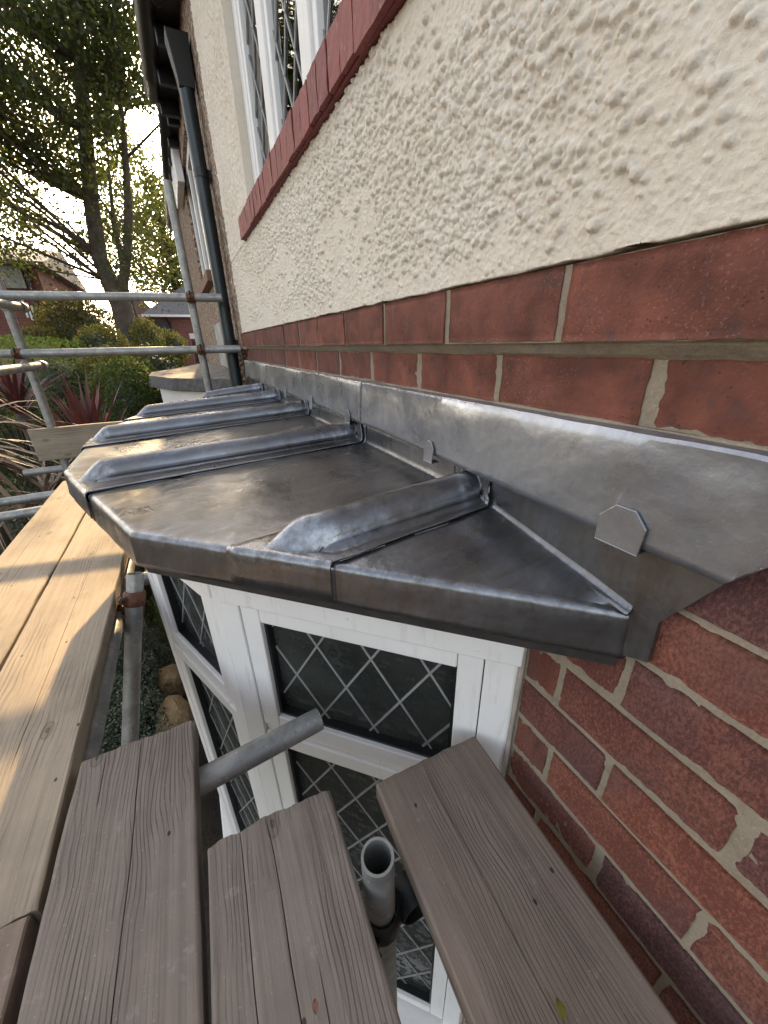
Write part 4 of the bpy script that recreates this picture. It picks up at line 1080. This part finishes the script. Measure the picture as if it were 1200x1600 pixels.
# ================================================================== VEGETATION
def keep_sun(P, frac=.06):
    """crown thinned where the photograph's sun shines through onto the walkway"""
    k = (P[:, 2] + .71) / sd.z; lx = P[:, 0] - sd.x * k; ly = P[:, 1] - sd.y * k
    blocked = (lx > -1.0) & (lx < .15) & (ly > -.2) & (ly < 3.4)
    k = (P[:, 2] - .2) / sd.z; lx = P[:, 0] - sd.x * k; ly = P[:, 1] - sd.y * k
    hedge = (lx > -3.6) & (lx < .1) & (ly > 5.5) & (ly < 10.2) & (rng.random(len(P)) < .45)
    return ((~blocked) | (rng.random(len(P)) < frac)) & ~hedge
def big_tree():
    t = thing('sycamore_tree', 'tall leafy tree with twin stems filling the upper left sky', 'tree', (-1.06, 13, GZ))
    m = MB(); TY = 13.0
    stem1 = [(-1.00, TY, GZ), (-1.03, TY, -.8), (-1.06, TY, .1), (-1.04, TY, 1.0), (-1.16, TY, 1.55), (-1.24, TY + .1, 2.1), (-1.10, TY + .1, 3.2), (-.85, TY, 4.4), (-.62, TY, 5.6), (-.45, TY + .2, 7.0), (-.3, TY, 8.6)]
    m.tube(stem1, [.34, .29, .27, .25, .20, .18, .16, .14, .11, .08, .03], 12)
    stem2 = [(-1.02, TY, .9), (-.88, TY - .1, 1.5), (-.62, TY - .2, 2.1), (-.36, TY - .2, 3.0), (-.16, TY - .3, 4.0), (.02, TY - .3, 5.2), (.2, TY - .4, 6.5)]
    m.tube(stem2, [.15, .12, .10, .09, .07, .05, .02], 10)
    stem3 = [(-1.05, TY, .5), (-.95, TY + .2, 1.2), (-.80, TY + .3, 1.9), (-.75, TY + .4, 3.0), (-.5, TY + .8, 4.6)]
    m.tube(stem3, [.10, .09, .075, .05, .02], 10)
    stems = [np.array(stem1[4:]), np.array(stem2[2:]), np.array(stem3[2:])]
    clumps = []
    tries = 0
    while len(clumps) < 430 and tries < 8000:
        tries += 1
        u = rng.normal(size=3); u /= np.linalg.norm(u); r = rng.random() ** .42
        p = np.array([-2.0, 13.3, 5.6]) + u * r * np.array([4.6, 3.4, 4.7])
        if p[2] < 1.75 + .25 * abs(p[0] + 1): continue
        if p[0] > 1.6 or p[2] > 9.6: continue
        if not keep_sun(p[None], 0)[0]: continue
        clumps.append(p)
    for q in ((-3.0, 12.6, 1.9), (-2.5, 12.2, 1.8), (-1.9, 12.5, 2.1), (-3.3, 12.4, 2.2), (-.5, 12.2, 1.55), (-.2, 12.3, 1.65), (.1, 12.2, 1.9), (-.1, 12.5, 2.4), (.2, 12.4, 2.9), (.1, 12.3, 3.4), (-.3, 12.4, 2.0)): clumps.append(np.array(q))
    LC = []
    for i, c in enumerate(clumps):
        s = stems[int(rng.integers(3))] if c[0] > -2.0 else stems[0]
        cand = s[s[:, 2] < c[2] + .2]
        if len(cand) == 0: cand = s[:1]
        j = np.argmin(np.abs(cand[:, 2] - (c[2] - .55 * math.hypot(c[0] + .9, c[1] - 13)))); b = cand[j]
        if i % 5 == 0:
            mid = b * .5 + c * .5 + rng.normal(0, .22, 3) + np.array([0, 0, .15]); q1 = b * .78 + mid * .22 + rng.normal(0, .06, 3)
            L_ = np.linalg.norm(c - b); r0 = min(.042, .011 * L_ + .006)
            m.tube([tuple(b), tuple(q1), tuple(mid), tuple(mid * .4 + c * .6 + rng.normal(0, .08, 3)), tuple(c)], [r0, r0 * .85, r0 * .6, r0 * .35, .006], 6)
            for _ in range(3):
                e = c + rng.normal(0, .45, 3); m.tube([tuple(mid * .3 + c * .7), tuple((c + e) / 2 + rng.normal(0, .05, 3)), tuple(e)], [.014, .010, .004], 5)
        nl = int(rng.integers(170, 400)); sp = rng.uniform(.22, .50)
        LC.append(c + rng.normal(0, 1, (nl, 3)) * np.array([sp, sp, sp * .62]))
    m.build('trunk', 'bark', t, smooth=True)
    LC = np.vstack(LC); LC = LC[keep_sun(LC, .015)]
    v, q = leaves(LC, .082, .75, .35); fastmesh('crown', v, q, 'leaf_tree', t)
    return t
big_tree()
def far_tree():
    t = thing('background_tree', 'smaller tree crown showing between the tall tree and the gutter', 'tree', (.6, 27, GZ))
    m = MB(); m.tube([(.6, 27, GZ), (.55, 27, 1.0), (.7, 27.1, 4.0), (.6, 27, 7.5)], [.3, .24, .16, .04], 10)
    LC = []
    for i in range(150):
        u = rng.normal(size=3); u /= np.linalg.norm(u); c = np.array([.5, 27, 5.6]) + u * rng.random() ** .4 * np.array([3.3, 2.6, 3.7])
        b = np.array([.6, 27, max(1.2, c[2] - 1.6)])
        if i % 2 == 0: m.tube([tuple(b), tuple(b * .45 + c * .55 + rng.normal(0, .15, 3)), tuple(c)], [.05, .03, .008], 6)
        LC.append(c + rng.normal(0, 1, (int(rng.integers(90, 220)), 3)) * np.array([.5, .5, .32]))
    m.build('trunk', 'bark', t, smooth=True)
    v, q = leaves(np.vstack(LC), .13, .75, .35); fastmesh('crown', v, q, 'leaf_far', t)
far_tree()

def shrub(name, label, cat, c, r, nleaf, size, mat, core=True, aspect=.55, flat=1.0, group=None, lump=.35, boxy=False):
    base = (c[0], c[1], GZ); t = thing(name, label, cat, base, group)
    c = np.array(c, float); r = np.array(r, float)
    u = rng.normal(size=(nleaf, 3)); u /= np.linalg.norm(u, axis=1)[:, None]
    if boxy:
        mx = np.max(np.abs(u), axis=1)[:, None]; u = u / (mx ** .75)
    az = np.arctan2(u[:, 1], u[:, 0]); lum = 1 + lump * fbm(az * 2.2 + 9, u[:, 2] * 3 + c[0], 17, 3) * 2
    rad = (1 - .38 * rng.random(nleaf) ** 2) * lum
    P = c + u * rad[:, None] * r
    P = P[P[:, 2] > GZ + .02]
    v, q = leaves(P, size, aspect, .1); fastmesh('foliage', v, q, mat, t)
    m = MB()
    for k in range(9):
        e = c + rng.normal(0, .45, 3) * r; m.tube([(c[0] + rng.normal(0, .05), c[1] + rng.normal(0, .05), GZ - .03), tuple((c + e) / 2 * np.array([1, 1, 1])), tuple(e)], [.022, .015, .005], 6)
    m.build('stem', 'twig', t, smooth=True)
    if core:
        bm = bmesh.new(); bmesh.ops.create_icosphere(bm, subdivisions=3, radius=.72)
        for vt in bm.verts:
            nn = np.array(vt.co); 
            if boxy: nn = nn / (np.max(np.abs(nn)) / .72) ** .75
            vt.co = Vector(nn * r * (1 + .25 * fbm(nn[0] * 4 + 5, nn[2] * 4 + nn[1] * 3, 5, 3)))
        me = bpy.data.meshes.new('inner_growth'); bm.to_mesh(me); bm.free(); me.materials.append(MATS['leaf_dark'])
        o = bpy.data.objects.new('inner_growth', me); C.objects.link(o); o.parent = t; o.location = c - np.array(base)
    return t
shrub('clipped_hedge', 'neatly clipped bright green hedge behind the guard rails', 'hedge', (-3.1, 9.3, -1.15), (1.75, .55, 1.42), 26000, .05, 'leaf_hedge', boxy=True, lump=.04)
shrub('round_bush', 'large rounded olive bush in front of the brick house', 'bush', (-2.35, 14, .35), (.95, .9, 1.0), 9000, .085, 'leaf_olive', group='garden shrubs')
shrub('small_bush', 'small olive bush left of the large rounded one', 'bush', (-2.9, 12.5, .1), (.45, .4, .42), 3000, .07, 'leaf_olive', group='garden shrubs')
shrub('yellow_bush', 'golden bush at the foot of the big tree', 'bush', (-1.35, 10.5, -.05), (.5, .45, .5), 5000, .06, 'leaf_yellow', group='garden shrubs')
shrub('yellow_bush', 'golden bush right of the big tree trunk', 'bush', (-.62, 12.5, .15), (.38, .4, .55), 3500, .06, 'leaf_yellow', group='garden shrubs')
shrub('purple_bush', 'dark low bush between hedge and tree', 'bush', (-1.35, 9.6, -.2), (.4, .4, .45), 2600, .06, 'leaf_dark', group='garden shrubs')
shrub('feathery_shrub', 'pale feathery shrub below the clipped hedge', 'shrub', (-1.55, 6.6, -.55), (.60, .5, .62), 9000, .075, 'leaf_feather', aspect=.12, group='garden shrubs')
shrub('feathery_shrub', 'pale feathery shrub at the left picture edge', 'shrub', (-2.35, 7.4, -.45), (.5, .5, .55), 6000, .075, 'leaf_feather', aspect=.12, group='garden shrubs')
shrub('green_shrub', 'leafy green shrub with yellow tips left of the neighbour bay', 'shrub', (-.62, 5.9, -.75), (.50, .5, .60), 11000, .045, 'leaf_green', group='garden shrubs')
shrub('yellow_shrub', 'yellow-tipped shrub catching sun above the leafy green one', 'shrub', (-.86, 6.7, -.42), (.40, .4, .42), 6500, .045, 'leaf_yellow', group='garden shrubs')
shrub('golden_shrub', 'pale gold tuft of foliage by the boundary wall', 'shrub', (-.15, 13.2, -.05), (.48, .35, .5), 3500, .06, 'leaf_yellow', group='garden shrubs')
shrub('dark_shrub', 'dark shrub in shade beside the neighbour bay window', 'shrub', (-.33, 7.4, -.55), (.42, .6, .62), 5000, .05, 'leaf_dark', group='garden shrubs')
shrub('dark_shrub', 'shady shrub low behind the walkway end', 'shrub', (-1.15, 4.9, -1.6), (.75, .6, .65), 8000, .045, 'leaf_dark', group='garden shrubs')
shrub('dark_shrub', 'shady shrub under the transom tubes at the left edge', 'shrub', (-1.9, 3.6, -1.9), (.8, .8, .6), 9000, .045, 'leaf_dark', group='garden shrubs')
shrub('groundcover_shrub', 'small-leaved grey green shrub seen below the board ends', 'shrub', (-.98, 2.65, -2.45), (.42, .95, .42), 46000, .021, 'leaf_grey', lump=.5, group='garden shrubs')
shrub('groundcover_shrub', 'grassy green tuft by the leaning tube foot', 'shrub', (-.42, 3.6, -2.45), (.32, .4, .35), 6000, .05, 'leaf_green', aspect=.15, group='garden shrubs')

def blades(name, label, base, n_, Lr, wd, mat, el, droop, az=(0, 360), group='spiky plants'):
    t = thing(name, label, 'spiky plant', base, group)
    m = MB(); m.tube([(base[0], base[1], GZ - .05), (base[0] + .02, base[1], (GZ + base[2]) / 2), base], [.07, .06, .05], 8); m.build('stem', 'twig', t, smooth=True)
    for k in range(n_):
        a = R_(rng.uniform(*az)); e0 = R_(rng.uniform(*el)); L_ = rng.uniform(*Lr); dr = rng.uniform(*droop)
        pts = []; p = np.array(base) + rng.normal(0, .02, 3); e = e0
        for s in np.linspace(0, 1, 8):
            pts.append(p.copy()); p = p + np.array([math.cos(a) * math.cos(e), math.sin(a) * math.cos(e), math.sin(e)]) * L_ / 7; e -= dr / 7
        side = np.array([-math.sin(a), math.cos(a), 0]); tw = rng.uniform(-.5, .5)
        P = []
        for i, q in enumerate(pts):
            s = i / 7; w = wd * (math.sin(math.pi * min(1, s * .85 + .12)) ** .7) * (1 - s ** 3 * .96) * .5
            d_ = (pts[min(i + 1, 7)] - pts[max(i - 1, 0)]); d_ /= np.linalg.norm(d_); up_ = np.cross(d_, side)
            sv = side * math.cos(tw * s) + up_ * math.sin(tw * s)
            P.append([q - sv * w + up_ * w * .35, q, q + sv * w + up_ * w * .35])
        m = MB(); m.grid(np.array(P)); m.build('blade', mat, t, smooth=True)
blades('cordyline', 'dark red sword-leaved plant beside the toe board', (-.83, 4.1, -.92), 62, (.50, .85), .05, 'blade_red', (35, 88), (.0, .5))
blades('cordyline', 'dark red sword-leaved plant behind the left guard rails', (-1.45, 4.9, -.55), 40, (.45, .75), .04, 'blade_red', (30, 85), (.1, .6))
blades('dry_palm', 'tangle of drooping dry tan leaves at the left edge', (-1.55, 3.75, -.62), 95, (.6, 1.05), .034, 'blade_dry', (-45, 40), (.4, 1.6))
blades('dry_palm', 'low tangle of dry strap leaves behind the toe board', (-1.08, 3.55, -1.05), 50, (.35, .7), .03, 'blade_dry', (-30, 50), (.3, 1.4))

# ================================================================== SMALL THINGS
def rock(label, c, r, seed):
    bm = bmesh.new(); bmesh.ops.create_icosphere(bm, subdivisions=3, radius=1)
    for vt in bm.verts:
        nn = np.array(vt.co); f_ = 1 + .55 * fbm(nn[0] * 1.6 + seed, nn[1] * 1.6 + nn[2] * 2.1, seed, 3); nn = np.sign(nn) * np.abs(nn) ** .8
        vt.co = Vector(nn * f_ * np.array(r))
    me = bpy.data.meshes.new('garden_rock'); bm.to_mesh(me); bm.free(); me.materials.append(MATS['stone'])
    o = bpy.data.objects.new('garden_rock', me); C.objects.link(o); o.location = c; return tag(o, label, 'rock', 'garden rocks')
rock('tan garden rock nearest the bay window foot', (-.545, 2.36, -2.47), (.12, .15, .19), 3)
rock('flat tan garden rock behind the nearest one', (-.59, 2.80, -2.50), (.11, .14, .15), 8)
rock('small tan garden rock among the grey leaves', (-.70, 2.62, -2.38), (.05, .06, .05), 12)
def fallen(label, p, L_, ang, mat):
    a = R_(ang); d = np.array([math.cos(a), math.sin(a), 0]); w = np.array([-d[1], d[0], 0]); P = []
    for i in range(6):
        s = i / 5; ww = L_ * .30 * math.sin(math.pi * min(1, s * .95 + .03)); q = np.array(p) + d * L_ * s + np.array([0, 0, .002 + .004 * math.sin(s * 3)])
        P.append([q - w * ww + np.array([0, 0, .003]), q, q + w * ww + np.array([0, 0, .003])])
    m = MB(); m.grid(np.array(P)); tag(m.build('fallen_leaf', mat, None, loc=tuple(p), smooth=True, solid=.0006), label, 'leaf', 'leaves dropped on the boards')
fallen('tiny yellow leaf on the brown board beside the wall', (.238, .052, BZ + .004), .018, 70, 'leaf_yellow')
fallen('tiny red-brown leaf on the middle foreground board', (-.01, .185, BZ + .004), .012, 80, 'blade_red')
